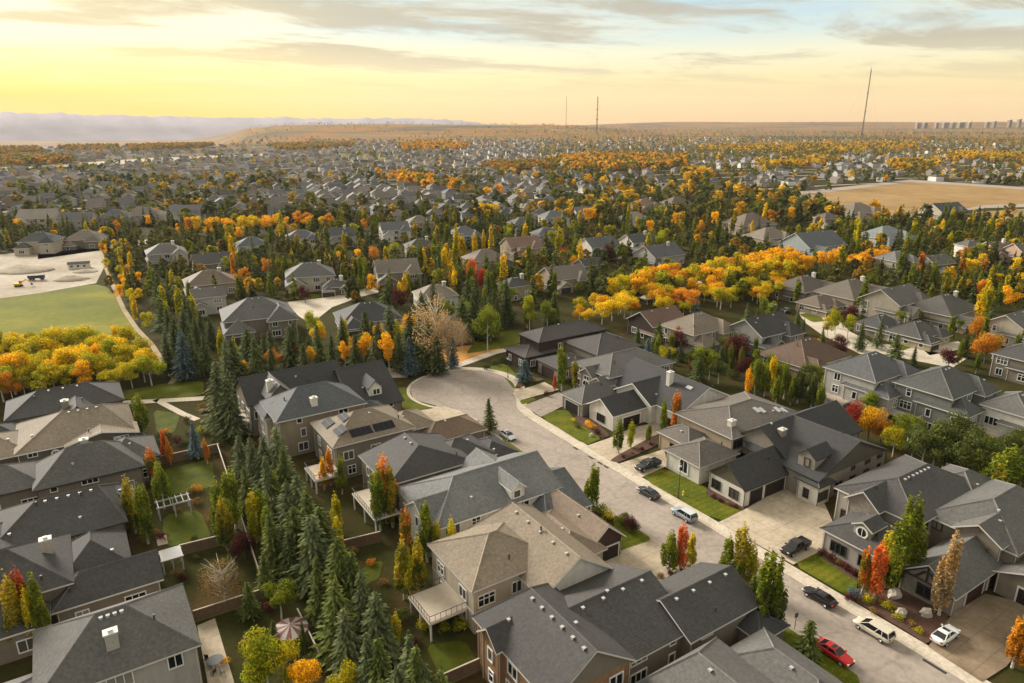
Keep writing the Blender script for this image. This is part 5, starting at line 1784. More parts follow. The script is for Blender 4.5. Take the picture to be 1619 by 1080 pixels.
# ------------------------------------------------------------------ far suburb and woods
FIELDS = [[(1248, 312), (1330, 298), (1440, 284), (1640, 297), (1640, 350), (1480, 345), (1330, 345)],
          [(-160, 425), (0, 400), (165, 388), (172, 455), (222, 530), (190, 600), (-160, 640)],
          [(-100, 268), (240, 250), (420, 243), (420, 247), (240, 257), (-100, 280)]]
FIELDS = [[at(*p) for p in f] for f in FIELDS]
GROVES = [([(595, 281), (640, 284), (735, 302), (830, 318), (830, 324), (730, 311), (640, 297)], 1),
          ([(885, 254), (960, 248), (1090, 253), (1085, 268), (950, 273), (900, 271)], 1),
          ([(1078, 276), (1122, 276), (1125, 290), (1082, 291)], 0),
          ([(1100, 235), (1230, 230), (1450, 229), (1455, 238), (1300, 246), (1100, 241)], 0),
          ([(625, 231), (660, 227), (745, 229), (735, 238), (640, 240)], 1),
          ([(-90, 252), (110, 252), (120, 259), (-90, 270)], 2), ([(90, 228), (190, 227), (185, 240), (95, 240)], 2),
          ([(1490, 246), (1640, 250), (1640, 262), (1510, 256)], 0), ([(1400, 262), (1490, 260), (1480, 272), (1420, 274)], 0), ([(1190, 262), (1300, 254), (1330, 260), (1220, 270)], 0),
          ([(-90, 240), (60, 238), (70, 244), (-90, 248)], 2), ([(200, 236), (330, 228), (340, 233), (210, 242)], 2), ([(760, 268), (860, 262), (880, 270), (800, 276)], 2), ([(430, 233), (560, 229), (560, 234), (440, 240)], 2)]
GROVES = [([at(*p) for p in g], k) for g, k in GROVES]


def blocked(x, y):
    return any(inside(f, x, y) for f in FIELDS)


ROOFS = [(0.075, 0.073, 0.075), (0.10, 0.095, 0.092), (0.13, 0.11, 0.09), (0.15, 0.12, 0.095), (0.09, 0.09, 0.10), (0.12, 0.115, 0.115), (0.17, 0.14, 0.115), (0.07, 0.06, 0.055)]
WALLS = [(0.40, 0.37, 0.33), (0.33, 0.29, 0.24), (0.27, 0.235, 0.19), (0.55, 0.53, 0.49), (0.22, 0.21, 0.20), (0.24, 0.185, 0.14), (0.37, 0.355, 0.35)]
RWORD = ['slate', 'warm grey', 'taupe', 'tan', 'blue grey', 'mid grey', 'sandy', 'dark brown']
WWORD = ['cream', 'beige', 'sand', 'white', 'grey', 'clay', 'pale grey']


def proto_house(k):
    rr = random.Random(200 + k)
    w, d = rr.uniform(11, 14), rr.uniform(10, 13)
    g = k % 2
    z = 5.6
    bl = [B(-w / 2, w / 2, -d / 2, d / 2, z, min(w, d) * .3, i0=0 if g else None, i1=0 if g else None, win=2),
          B(-w / 2 - .2, -w / 2 + 6.4, -d / 2 - 4.2, -d / 2 + 3, 3.4, 1.9, axis='t', i0=0 if k % 3 else None, win=0, doors=[('t', .5, 4.8, 2.3, (0.4, .37, .33))])]
    if k % 3 == 0:
        bl.append(B(1, w / 2 + .3, -d / 2 - 1.6, 1, z, 2.2, axis='t', i0=0, win=1))
    h = house('proto %d' % k, bl, ROOFS[0], WALLS[0], detail=0, angle=0.0)
    for key in ('landmark', 'frame'):
        del h[key]
    del ALL_FOOT[-len(bl):]
    return h


PROTO = [proto_house(k) for k in range(6)]
FARH = []


STREET_V = []


def far_sites():
    """building plots of the far suburb: rows of lots along curving streets"""
    rr = random.Random(11)
    out = []
    a = R(17)
    c, s = math.cos(a), math.sin(a)
    row = 0
    v = 260.0
    while v < 2600:
        gap = 25 if row % 2 else 39
        if v > 1100:
            gap *= 1.25
        if not row % 2 and v < 2200:
            STREET_V.append(v + gap / 2)
        v += gap
        row += 1
        step = 21 if v < 1100 else 27
        u = -1900.0
        while u < 1900:
            u += step * rr.uniform(.88, 1.2)
            bend = 26 * math.sin(u * .009 + v * .004)
            x, y = u * c - (v + bend) * s, u * s + (v + bend) * c
            if y < 330 or abs(x) > .80 * y + 30:
                continue
            px, py = seen(x, y)
            if py > 352:
                continue
            if px > 1230 and py > 300:
                continue
            if blocked(x, y) or any(inside(g, x, y) for g, _ in GROVES) or in_house(x, y, 9):
                continue
            # fewer houses where the photograph is mostly wooded (right half, and beyond the ridge)
            dens = .95
            if px > 870:
                dens = .36 if py > 262 else .42
            if py < 240 and px < 500:
                dens = .12
            if y > 1900:
                dens *= .5
            if rr.random() > dens:
                continue
            out.append((math.hypot(x, y), x, y, a + rr.choice((0, math.pi / 2, math.pi, 0)) + rr.uniform(-.12, .12)))
    out.sort()
    return out


SITES = far_sites()


def far_streets():
    a = R(17)
    c, s = math.cos(a), math.sin(a)
    for v in STREET_V:
        mb = MB()
        prev = None
        u = -1900.0
        while u < 1900:
            u += 16
            vb = v + 26 * math.sin(u * .009 + v * .004)
            x, y = u * c - vb * s, u * s + vb * c
            px, py = seen(x, y)
            ok = y > 380 and abs(x) < .8 * y + 30 and 222 < py < 340 and not (px > 1230 and py > 300) and not blocked(x, y) and not in_house(x, y, 6)
            if ok and prev:
                mb.quad((prev[0] + 3.6 * s, prev[1] - 3.6 * c, .07), (x + 3.6 * s, y - 3.6 * c, .07), (x - 3.6 * s, y + 3.6 * c, .07), (prev[0] - 3.6 * s, prev[1] + 3.6 * c, .07))
            prev = (x, y) if ok else None
        if mb.f:
            tag(mb.build('street', M['asphalt']), kind='structure')


far_streets()
used_proto = set()
for i, (d, x, y, rz) in enumerate(SITES[:225]):
    k = rnd.randrange(6)
    if k not in used_proto:
        o = PROTO[k]
        used_proto.add(k)
    else:
        o = copy_tree(PROTO[k])
    o.location = (x, y, 0)
    o.rotation_euler = (0, 0, rz)
    rk, wk = rnd.randrange(len(ROOFS)), rnd.randrange(len(WALLS))
    for ch in o.children:
        if ch.name.startswith('roof'):
            ch.color = ROOFS[rk] + (1,)
        elif ch.name.startswith('wall'):
            ch.color = WALLS[wk] + (1,)
    FARH.append((o, RWORD[rk], WWORD[wk], x, y))
for k, o in enumerate(PROTO):
    if k not in used_proto:
        for ch in list(o.children):
            for g in list(ch.children):
                bpy.data.objects.remove(g)
            bpy.data.objects.remove(ch)
        bpy.data.objects.remove(o)


def mass(name, verts, faces, tints, mat, label):
    """one mesh of very many far pieces; tints: one colour per face"""
    me = bpy.data.meshes.new(name)
    V = np.asarray(verts, np.float32)
    nf = len(faces)
    lt = np.array([len(f) for f in faces], np.int32)
    li = np.concatenate([np.asarray(f, np.int32) for f in faces])
    me.vertices.add(len(V))
    me.vertices.foreach_set('co', V.ravel())
    me.loops.add(len(li))
    me.loops.foreach_set('vertex_index', li)
    me.polygons.add(nf)
    ls = np.zeros(nf, np.int32)
    ls[1:] = np.cumsum(lt)[:-1]
    me.polygons.foreach_set('loop_start', ls)
    me.polygons.foreach_set('loop_total', lt)
    me.update(calc_edges=True)
    ca = me.color_attributes.new('tint', 'FLOAT_COLOR', 'CORNER')
    T = np.repeat(np.asarray(tints, np.float32), lt, axis=0)
    T = np.concatenate([T, np.ones((len(T), 1), np.float32)], axis=1)
    ca.data.foreach_set('color', T.ravel())
    me.materials.append(M[mat])
    me.shade_flat()
    return tag(link(name, me), label, kind='stuff')


def far_houses():
    v, f, t = [], [], []
    rr = random.Random(12)
    for (d, x, y, rz) in SITES[225:]:
        c, s = math.cos(rz), math.sin(rz)
        w, dd, z = rr.uniform(4.4, 6.6), rr.uniform(4.2, 6.2), rr.uniform(4.0, 5.4)
        rs = rr.uniform(2.2, 3.4)
        g = rr.random() < .45
        z0 = land_height(x, y)
        roof, wall = rr.choice(ROOFS), rr.choice(WALLS)
        k = rr.uniform(1.0, 1.7)
        roof = tuple(q * k for q in roof)
        wall = tuple(min(.7, q * 1.2) for q in wall)
        n = len(v)
        i = 0 if g else min(dd, w - .5)
        loc = [(-w, -dd, 0), (w, -dd, 0), (w, dd, 0), (-w, dd, 0), (-w, -dd, z), (w, -dd, z), (w, dd, z), (-w, dd, z),
               (-w + i, 0, z + rs), (w - i, 0, z + rs)]
        for p in loc:
            v.append((x + p[0] * c - p[1] * s, y + p[0] * s + p[1] * c, z0 + p[2]))
        for q, tt in (((0, 1, 5, 4), wall), ((1, 2, 6, 5), wall), ((2, 3, 7, 6), wall), ((3, 0, 4, 7), wall),
                      ((4, 5, 9, 8), roof), ((6, 7, 8, 9), roof), ((5, 6, 9), wall if g else roof), ((7, 4, 8), wall if g else roof)):
            f.append(tuple(n + j for j in q))
            t.append(tt)
    mass('far_suburb', v, f, t, 'far_house', 'dense mass of far suburb houses towards the horizon')


far_houses()


def far_trees():
    rr = random.Random(13)
    cols_d = [(0.088, 0.10, 0.034), (0.072, 0.088, 0.030), (0.115, 0.118, 0.034), (0.13, 0.125, 0.034), (0.15, 0.14, 0.03), (0.17, 0.18, 0.02)]
    cols_m = [(0.20, 0.14, 0.035), (0.34, 0.21, 0.03), (0.16, 0.15, 0.03), (0.50, 0.31, 0.03)]
    gold = [(0.64, 0.36, 0.02), (0.68, 0.42, 0.03), (0.60, 0.31, 0.02), (0.50, 0.34, 0.03)]
    oran = [(0.64, 0.29, 0.025), (0.58, 0.25, 0.02), (0.68, 0.35, 0.03)]
    dull = [(0.42, 0.22, 0.04), (0.36, 0.17, 0.03), (0.30, 0.20, 0.05)]
    v, f, t = [], [], []

    def one(x, y, h, colr, spruce, n, fine=1.0):
        z0 = land_height(x, y)
        w = h * (.17 if spruce else .30)
        for _ in range(n):
            u = rr.random()
            a = rr.uniform(0, 6.28)
            if spruce:
                z = h * (.08 + .9 * u)
                r = w * (1.05 - u) * rr.uniform(.5, 1.05)
                s = h * .15 * (1.25 - u) * fine
            else:
                z = h * (.28 + .68 * u)
                r = w * math.sqrt(max(0.05, 1 - (2 * u - .9) ** 2 * .85)) * rr.uniform(.45, 1.05)
                s = h * .17 * fine
            cx, cyy = x + math.cos(a) * r, y + math.sin(a) * r
            k = len(v)
            e = rr.uniform(0, 6.28)
            dx, dy = math.cos(e) * s, math.sin(e) * s
            tz = rr.uniform(.25, .9) * s
            v.append((cx - dx, cyy - dy, z0 + z - tz * .3))
            v.append((cx + dy * .6, cyy - dx * .6, z0 + z - tz))
            v.append((cx + dx, cyy + dy, z0 + z + tz * .3))
            v.append((cx - dy * .6, cyy + dx * .6, z0 + z + tz))
            f.append((k, k + 1, k + 2, k + 3))
            q = rr.uniform(.75, 1.25)
            t.append(tuple(c * q for c in colr))
    # among the houses
    for i in range(14000):
        y = 330 * math.exp(rr.random() * math.log(2900 / 330.))
        x = rr.uniform(-.78, .78) * y
        px, py = seen(x, y)
        if py > 356 or blocked(x, y):
            continue
        woody = 1.0 if px > 850 else (.50 if py > 270 else .34)
        if py < 243 and px < 480:
            woody = .5
        woody *= max(.12, min(1.2, .55 + 1.1 * math.sin(x * .011 + 1.3 * math.sin(y * .006)) * math.sin(y * .013 + x * .003)))
        if rr.random() > woody:
            continue
        if y < 620 and in_house(x, y, 1.5):
            continue
        sp = rr.random() < (.62 if px > 800 else .45)
        if sp:
            colr = rr.choice(cols_d)
        else:
            colr = rr.choice(cols_d + cols_m + ([gold[0], gold[1]] if px > 800 else []))
        one(x, y, rr.uniform(7, 14), colr, sp, 34 if y < 800 else (16 if y < 1500 else 9))
    # undergrowth of trees between the nearer houses
    n = 0
    while n < 1500:
        y = rr.uniform(205, 470)
        x = rr.uniform(-.78, .78) * y
        px, py = seen(x, y)
        if not 350 < py < 480 or blocked(x, y) or in_house(x, y, 1.2) or any(inside(q, x, y) for q in KEEP):
            n += .05
            continue
        n += 1
        sp = rr.random() < .5
        colr = rr.choice(cols_d) if sp else rr.choice(cols_d * 2 + cols_m + [(0.18, 0.19, 0.02), (0.26, 0.25, 0.02), (0.36, 0.30, 0.02), gold[1]])
        one(x, y, rr.uniform(5, 13) if sp else rr.uniform(4, 9), colr, sp, 110, .62)
    for g, k in GROVES:
        xs, ys = [p[0] for p in g], [p[1] for p in g]
        area = abs(sum(g[i][0] * g[i - 1][1] - g[i - 1][0] * g[i][1] for i in range(len(g)))) / 2
        n = int(min(1100, area / 38))
        pal = (gold, oran, dull)[k]
        for _ in range(int(n * 2.1)):
            x, y = rr.uniform(min(xs), max(xs)), rr.uniform(min(ys), max(ys))
            if inside(g, x, y):
                one(x, y, rr.uniform(8, 14), rr.choice(pal * 2 + cols_d[2:] + cols_m[1:2]), False, 20 if y < 900 else 12)
    # wooded ridge and rolling country towards the horizon
    for i in range(4200):
        y = 1300 * math.exp(rr.random() * math.log(5200 / 1300.))
        x = rr.uniform(.04, .78) * y
        one(x, y, rr.uniform(8, 14), rr.choice(cols_d * 3 + cols_m), rr.random() < .3, 7)
    for i in range(5200):
        y = 2300 * math.exp(rr.random() * math.log(8000 / 2300.))
        x = rr.uniform(-.78, .78) * y
        az = math.degrees(math.atan2(x, y))
        if az < -20 and y > 2500:
            continue
        clump = math.sin(x * .0041 + 2) * math.sin(y * .0027) + .6 * math.sin(x * .011 + y * .006)
        if clump < -.1 + .5 * rr.random():
            continue
        colr = rr.choice(cols_d + dull * 2 + oran) if az < 6 else rr.choice(cols_d * 3 + dull + gold[:1])
        one(x, y, rr.uniform(10, 17), colr, False, 6)
    mass('far_woodland', v, f, t, 'far_leaf', 'far woods of green and autumn trees merging towards the horizon')


far_trees()


# ------------------------------------------------------------------ masts and far towers
def mast(label, px, base_d, topy, wide):
    x = (px - 809.5) / FPX * base_d * .953
    y = base_d
    z0 = land_height(x, y)
    # height from the photograph's top line
    lo, hi = 10, 900
    for _ in range(40):
        m = (lo + hi) / 2
        if seen(x, y, m)[1] > topy:
            lo = m
        else:
            hi = m
    h = lo - z0
    root = empty('radio_mast', (x, y, z0))
    tag(root, label, 'mast')
    mb = MB()
    w = wide / 2
    for a, b in ((-w, -w), (w, -w), (w, w), (-w, w)):
        mb.bar((a, b, 0), (a * .55, b * .55, h * .96), w * .30, k=4, r1=w * .22)
    n = 26
    for i in range(n):
        z1, z2 = h * .96 * i / n, h * .96 * (i + 1) / n
        k1, k2 = w * (1 - .45 * i / n), w * (1 - .45 * (i + 1) / n)
        mb.bar((-k1, -k1, z1), (k2, -k2, z2), w * .13, k=3)
        mb.bar((k1, -k1, z1), (-k2, -k2, z2), w * .13, k=3)
        mb.bar((-k1, k1, z1), (-k2, -k2, z2), w * .13, k=3)
    mb.build('lattice', M['metal_dark'], root)
    mb = MB()
    mb.bar((0, 0, h * .94), (0, 0, h), w * .4, k=5, r1=w * .2)
    mb.build('antenna', M['metal_dark'], root)
    for q in (.35, .62):
        mb = MB()
        mb.box(-w * 1.6, w * 1.6, -w * 1.6, w * 1.6, h * q, h * q + w * 1.4)
        mb.build('platform', M['metal_dark'], root)
    mb = MB()
    for i in range(3):
        a = 2.1 * i + .4
        for q in (.5, .9):
            mb.bar((math.cos(a) * h * .35, math.sin(a) * h * .35, 0), (0, 0, h * q), .12, k=3)
    mb.build('guy_wire', M['metal_dark'], root)


mast('tall slender radio mast leaning over the far plain beside the low towers', 1366, 3450, 105, 4.2)
mast('shorter thick lattice radio mast on the orange ridge', 944, 3400, 151, 5.0)
mast('faint thin radio mast beside the thick one on the ridge', 895, 6200, 151, 4.0)
for i, (px, w, ty, c) in enumerate(((1453, 16, 198, STONEC), (1464, 12, 196, TAUPE), (1482, 10, 197, STONEC), (1496, 18, 197, STONEC), (1508, 12, 195, TAUPE), (1521, 20, 197, STONEC),
                                    (1534, 10, 198, STONEC), (1562, 12, 194, TAUPE), (1573, 8, 192, TAUPE), (1597, 10, 190, TAUPE), (1612, 9, 189, TAUPE))):
    D = 5400
    x = (px - 809.5) / FPX * D * .953
    z0 = land_height(x, D)
    h = 40
    while seen(x, D, z0 + h)[1] > ty and h < 220:
        h += 2
    ww = w * 4.6 * .42
    root = empty('tower_block', (x, D, z0))
    tag(root, ['widest', 'slim', 'narrow', 'broad', 'pale', 'cream', 'small', 'taupe', 'thin taupe', 'outlying taupe', 'outermost taupe'][i] + ' tower block in the far cluster on the horizon', 'building')
    mb = MB()
    mb.box(-ww / 2, ww / 2, -14, 14, 0, h)
    mb.build('wall', M['stucco'], root, color=c)
    mb = MB()
    for k in range(int(h / 9)):
        mb.box(-ww / 2 + 2, ww / 2 - 2, -14.3, -13.9, 6 + k * 9, 10 + k * 9)
    mb.build('window_band', M['window_glass'], root)
    mb = MB()
    mb.box(-ww / 2 - 1, ww / 2 + 1, -15, 15, h, h + 2)
    mb.build('roof', M['trim'], root)

# ------------------------------------------------------------------ vehicles
def wheel(root, x, y, r, sgn):
    mb = MB()
    k = 14
    rings = []
    for yy, rr_ in ((-.11, r * .86), (-.09, r), (.09, r), (.11, r * .86)):
        rings.append([(math.cos(6.283 * i / k) * rr_, yy, math.sin(6.283 * i / k) * rr_) for i in range(k)])
    mb.rings(rings)
    w = mb.build('wheel', M['rubber'], root)
    w.location = (x, y, r)
    mb = MB()
    for i in range(5):
        a = 6.283 * i / 5
        mb.bar((0, sgn * .115, 0), (math.cos(a) * r * .6, sgn * .115, math.sin(a) * r * .6), .05, k=4)
    mb.rings([[(math.cos(6.283 * i / k) * q, sgn * yy, math.sin(6.283 * i / k) * q) for i in range(k)] for q, yy in ((r * .66, .112), (r * .60, .125))], cap=False)
    mb.build('rim', M['metal_pale'], w)


def car(label, s, t, head, paint, style='sedan', cat='car', name='car', roofc=None):
    """head: degrees in the street frame, 0 = nose towards +s, 90 = nose up the street"""
    x, y = W(s, t)
    root = empty(name, (x, y, 0.05 if RL < s < RRt else .16), ST + R(head))
    tag(root, label, cat, 'cars along the street')
    P = {
        'sedan': dict(st=[(-2.40, .45, .82, .74), (-2.30, .30, .96, .84), (-1.7, .22, 1.02, .90), (-.2, .2, .98, .92), (1.1, .22, .95, .91), (1.8, .24, .86, .88), (2.25, .30, .74, .80), (2.42, .40, .62, .68)],
                      cab=(-1.95, 1.10, -1.0, .30, .97, 1.43, .82, .62), wh=(-1.42, 1.45, .33)),
        'suv': dict(st=[(-2.35, .5, 1.05, .80), (-2.28, .32, 1.12, .90), (-1.6, .26, 1.13, .95), (0, .25, 1.10, .96), (1.0, .26, 1.08, .95), (1.8, .3, 1.02, .92), (2.25, .36, .90, .84), (2.38, .46, .78, .74)],
                    cab=(-2.30, 1.15, -2.0, .35, 1.09, 1.74, .88, .70), wh=(-1.4, 1.45, .37)),
        'van': dict(st=[(-2.50, .5, 1.02, .82), (-2.42, .30, 1.08, .92), (-1.6, .24, 1.10, .96), (0, .23, 1.06, .97), (1.1, .24, 1.03, .96), (1.9, .28, .92, .92), (2.35, .34, .78, .84), (2.5, .44, .66, .72)],
                    cab=(-2.46, 1.55, -2.2, .45, 1.05, 1.72, .90, .72), wh=(-1.5, 1.55, .34)),
        'pickup': dict(st=[(-2.80, .55, 1.10, .90), (-2.76, .45, 1.16, .96), (-1.6, .42, 1.16, .97), (-.7, .40, 1.15, .97), (1.0, .40, 1.15, .97), (2.0, .42, 1.12, .95), (2.6, .46, 1.02, .90), (2.75, .55, .88, .82)],
                       cab=(-1.0, 1.25, -.78, .60, 1.13, 1.85, .90, .74), wh=(-1.75, 1.8, .41)),
    }[style]
    mb = MB()
    rings = []
    for (xx, zb, zt, hw) in P['st']:
        rings.append([(xx, -hw * .88, zb), (xx, -hw, zb + .22), (xx, -hw, (zb + zt) / 2 + .1), (xx, -hw * .97, zt - .10), (xx, -hw * .84, zt), (xx, -hw * .4, zt + .025),
                      (xx, hw * .4, zt + .025), (xx, hw * .84, zt), (xx, hw * .97, zt - .10), (xx, hw, (zb + zt) / 2 + .1), (xx, hw, zb + .22), (xx, hw * .88, zb)])
    mb.rings(rings)
    if style == 'pickup':
        mb.box(-2.7, -1.05, -.96, -.84, 1.1, 1.30)
        mb.box(-2.7, -1.05, .84, .96, 1.1, 1.30)
        mb.box(-2.79, -2.68, -.96, .96, 1.1, 1.30)
    bo = mb.build('body', M['car_paint'], root, color=paint, smooth=True)
    if style != 'pickup':
        sm_ = bo.modifiers.new('round', 'SUBSURF')
        sm_.levels = sm_.render_levels = 1
    else:
        bv = bo.modifiers.new('round', 'BEVEL')
        bv.width = .05
        bv.segments = 2
    x0, x1, u0, u1, zb, zt, hb, ht = P['cab']
    mb = MB()
    mb.rings([[(x0, -hb, zb - .03), (x1, -hb * .96, zb - .03), (x1, hb * .96, zb - .03), (x0, hb, zb - .03)],
              [(u0, -ht, zt - .04), (u1, -ht * .97, zt - .04), (u1, ht * .97, zt - .04), (u0, ht, zt - .04)]])
    cg = mb.build('cabin_glass', M['car_glass'], root)
    bv = cg.modifiers.new('round', 'BEVEL')
    bv.width = .10
    bv.segments = 3
    mb = MB()
    mb.rings([[(u0 - .06, -ht - .03, zt - .06), (u1 + .06, -ht - .02, zt - .06), (u1 + .06, ht + .02, zt - .06), (u0 - .06, ht + .03, zt - .06)],
              [(u0 + .03, -ht + .06, zt + .02), (u1 - .08, -ht + .08, zt + .02), (u1 - .08, ht - .08, zt + .02), (u0 + .03, ht - .06, zt + .02)]])
    cr_ = mb.build('car_roof', M['car_paint'], root, color=roofc or paint)
    bv = cr_.modifiers.new('round', 'BEVEL')
    bv.width = .09
    bv.segments = 3
    if style in ('sedan',):
        sr = MB()
        sr.box(u1 - .62, u1 - .12, -ht + .16, ht - .16, zt + .021, zt + .028)
        sr.build('sunroof', M['car_glass'], root)
    mb = MB()
    for sg in (-1, 1):
        mb.bar((x0, sg * hb, zb - .02), (u0, sg * ht, zt - .03), .055, k=4)
        mb.bar((x1, sg * hb * .96, zb - .02), (u1, sg * ht * .97, zt - .03), .05, k=4)
        m0, m1 = (x0 + x1) / 2 - .1, (u0 + u1) / 2 - .1
        mb.bar((m0, sg * (hb * .98), zb - .02), (m1, sg * (ht * .985 + .01), zt - .03), .05, k=4)
        if style in ('suv', 'van'):
            m0, m1 = x0 + .95, u0 + .75
            mb.bar((m0, sg * (hb * .99), zb - .02), (m1, sg * (ht + .01), zt - .03), .06, k=4)
    mb.build('pillar', M['car_paint'], root, color=paint)
    fx, rx = P['st'][-2][0] + .06, P['st'][0][0] - .01
    fz, rz_ = P['st'][-2][2] - .16, P['st'][1][2] - .22
    for sg in (-1, 1):
        mb = MB()
        mb.box(fx - .12, fx + .06, sg * .60 - .17, sg * .60 + .17, fz, fz + .13)
        mb.build('headlight', M['lamp_glass'], root)
        mb = MB()
        mb.box(rx - .02, rx + .16, sg * .66 - .14, sg * .66 + .14, rz_, rz_ + .16)
        mb.build('tail_light', M['tail_lamp'], root)
        mb = MB()
        mb.box(x1 - .25, x1 - .05, sg * (hb + .14) - .1, sg * (hb + .14) + .1, zb, zb + .14)
        mb.build('mirror', M['car_paint'], root, color=paint)
        for wx in P['wh'][:2]:
            wheel(root, wx, sg * (P['st'][3][3] - .10), P['wh'][2], sg)
    mb = MB()
    mb.box(fx + .06, fx + .14, -.5, .5, .42, .62)
    mb.build('grille', M['rubber'], root)
    if style == 'pickup':
        mb = MB()
        mb.box(-2.66, -1.06, -.83, .83, 1.17, 1.20)
        mb.build('bed_cover', M['rubber'], root)
    return root


def cpos(px, py):
    return toST(*at(px, py, .5))


s_, t_ = cpos(1494, 1006)
car('white sedan with sunroof parked on the brown driveway', s_, t_, 0, (0.72, 0.72, 0.70), 'sedan')
s_, t_ = cpos(1324, 1029)
car('bright red car parked by the left kerb near the small spruce', 72.75, t_, -90, (0.52, 0.012, 0.012), 'sedan')
s_, t_ = cpos(1297, 944)
car('black sedan parked in front of the stone house lawn', 80.85, t_, 90, (0.012, 0.010, 0.012), 'sedan')
s_, t_ = cpos(1379, 998)
car('champagne minivan parked beside the boulder garden', 80.8, t_, 90, (0.56, 0.50, 0.40), 'van', cat='minivan', name='minivan')
s_, t_ = cpos(1257, 868)
car('black pickup truck on the fan shaped driveway', s_, t_, 180, (0.02, 0.016, 0.013), 'pickup', cat='pickup', name='pickup_truck')
s_, t_ = cpos(1024, 738)
car('dark grey pickup truck beside the white arched garage', s_, t_, 180, (0.03, 0.03, 0.032), 'pickup', cat='pickup', name='pickup_truck')
s_, t_ = cpos(1030, 778)
car('dark blue sedan parked below the dark grey pickup', 80.9, t_, 90, (0.03, 0.035, 0.042), 'sedan')
s_, t_ = cpos(1088, 812)
car('silver blue SUV with pale roof parked by the street lamp', 80.8, t_, 90, (0.26, 0.30, 0.33), 'suv', cat='SUV', name='suv', roofc=(.5, .52, .52))
s_, t_ = cpos(806, 688)
car('small silver car parked near the turning circle', 72.7, t_, -90, (0.55, 0.55, 0.55), 'sedan')
for i, (px, py, hd, c, lab) in enumerate(((1222, 486, 60, (.6, .6, .6), 'silver car on the drive beside the golden aspens'), (1242, 492, 60, (.03, .03, .035), 'dark car on the drive beside the golden aspens'),
                                          (1600, 590, 20, (.04, .04, .045), 'dark car at the edge under the orange oak'))):
    s_, t_ = cpos(px, py)
    car(lab, s_, t_, hd, c, 'suv')

# ------------------------------------------------------------------ street furniture and yard things
def street_lamp(label, x, y, h=6.2):
    root = empty('street_lamp', (x, y, .13))
    tag(root, label, 'street lamp')
    mb = MB()
    mb.bar((0, 0, 0), (0, 0, .5), .14, k=8)
    mb.bar((0, 0, .5), (0, 0, h), .075, k=8, r1=.05)
    mb.build('pole', M['metal_dark'], root)
    mb = MB()
    mb.rings([[(math.cos(6.283 * i / 8) * r, math.sin(6.283 * i / 8) * r, h + z) for i in range(8)] for r, z in ((.1, 0), (.22, .1), (.26, .42), (.2, .5))])
    mb.build('lantern', M['lamp_glass'], root)
    mb = MB()
    mb.rings([[(math.cos(6.283 * i / 8) * r, math.sin(6.283 * i / 8) * r, h + z) for i in range(8)] for r, z in ((.32, .5), (.2, .66), (.04, .8))])
    mb.build('lantern_cap', M['metal_dark'], root)
    return root


street_lamp('black street lamp post on the lawn beside the silver blue SUV', *at(1072, 789))
street_lamp('black street lamp on the lawn of the turning circle', *at(803, 598), 5.0)
x, y = at(1256, 996)
root = empty('street_sign', (x, y, .1))
tag(root, 'small dark sign on a post by the kerb above the red car', 'sign')
mb = MB()
mb.bar((0, 0, 0), (0, 0, 2.5), .04, k=6)
mb.build('post', M['metal_dark'], root)
mb = MB()
mb.box(-.25, .25, -.03, .03, 1.9, 2.55)
mb.build('sign_plate', M['metal_dark'], root).rotation_euler = (0, 0, R(20))
x, y = at(1080, 784)
root = empty('fire_hydrant', (x, y, .145))
tag(root, 'yellow fire hydrant on the lawn behind the street lamp', 'hydrant')
mb = MB()
mb.rings([[(math.cos(6.283 * i / 10) * r, math.sin(6.283 * i / 10) * r, z) for i in range(10)] for r, z in ((.2, 0), (.2, .08), (.14, .1), (.14, .62), (.18, .64), (.17, .74), (.08, .86))])
mb.build('barrel', M['plain'], root, color=(.72, .62, .12))
mb = MB()
mb.bar((-.28, 0, .5), (.28, 0, .5), .07, k=8)
mb.build('hose_outlet', M['plain'], root, color=(.72, .62, .12))
# catch basins in the gutter
for (px, py, lab) in ((939, 722, 'storm drain grate in the gutter below the white garage driveway'), (953, 731, 'storm drain grate at the foot of the planted strip'), (962, 737, 'storm drain grate just above the grey pickup driveway'),
                      (914, 708, 'storm drain grate at the end of the front lawn with golden shrubs'), (1471, 1046, 'storm drain grate nearest the white sedan'), (1490, 1057, 'storm drain grate at the corner of the brown driveway'),
                      (886, 757, 'storm drain grate by the kerb across the street')):
    s_, t_ = toST(*at(px, py))
    s_ = RRt - .35 if s_ > 77 else RL + .35
    x, y = W(s_, t_)
    mb = MB()
    mb.box(-.22, .22, -.7, .7, 0.0, .012)
    for i in range(6):
        mb.box(-.2, .2, -.6 + i * .2, -.52 + i * .2, .012, .03)
    o = mb.build('storm_drain', M['metal_dark'])
    o.location = (x, y, .022)
    o.rotation_euler = (0, 0, ST)
    tag(o, lab, 'drain', 'storm drains along the kerbs')
# boulders
for i, (px, py, r, lab) in enumerate(((1413, 946, 1.15, 'large pale boulder beside the white trunked aspen'), (1424, 974, .95, 'squarish boulder in the middle of the bed'), (1464, 974, .95, 'pink grey boulder beside the brown driveway'),
                                      (1492, 962, 1.2, 'tall grey boulder at the garage corner'), (1070, 906, .5, 'small boulder under the orange aspen'), (935, 690, .6, 'rock in the golden shrub bed'))):
    rr = random.Random(i)
    mb = MB()
    k = 7
    rings = []
    for j in range(5):
        zz = -1 + 2 * (j + .35) / 4.7
        q = math.sqrt(max(.06, 1 - zz * zz))
        rings.append([(math.cos(6.283 * a / k) * q * rr.uniform(.62, 1.2), math.sin(6.283 * a / k) * q * rr.uniform(.6, 1.15), zz * rr.uniform(.75, 1.1)) for a in range(k)])
    mb.rings(rings)
    o = mb.build('boulder', M['rock'])
    x, y = at(px, py)
    o.location = (x, y, r * .5)
    o.scale = (r * .9, r * .75, r * .95)
    tag(o, lab, 'boulder')


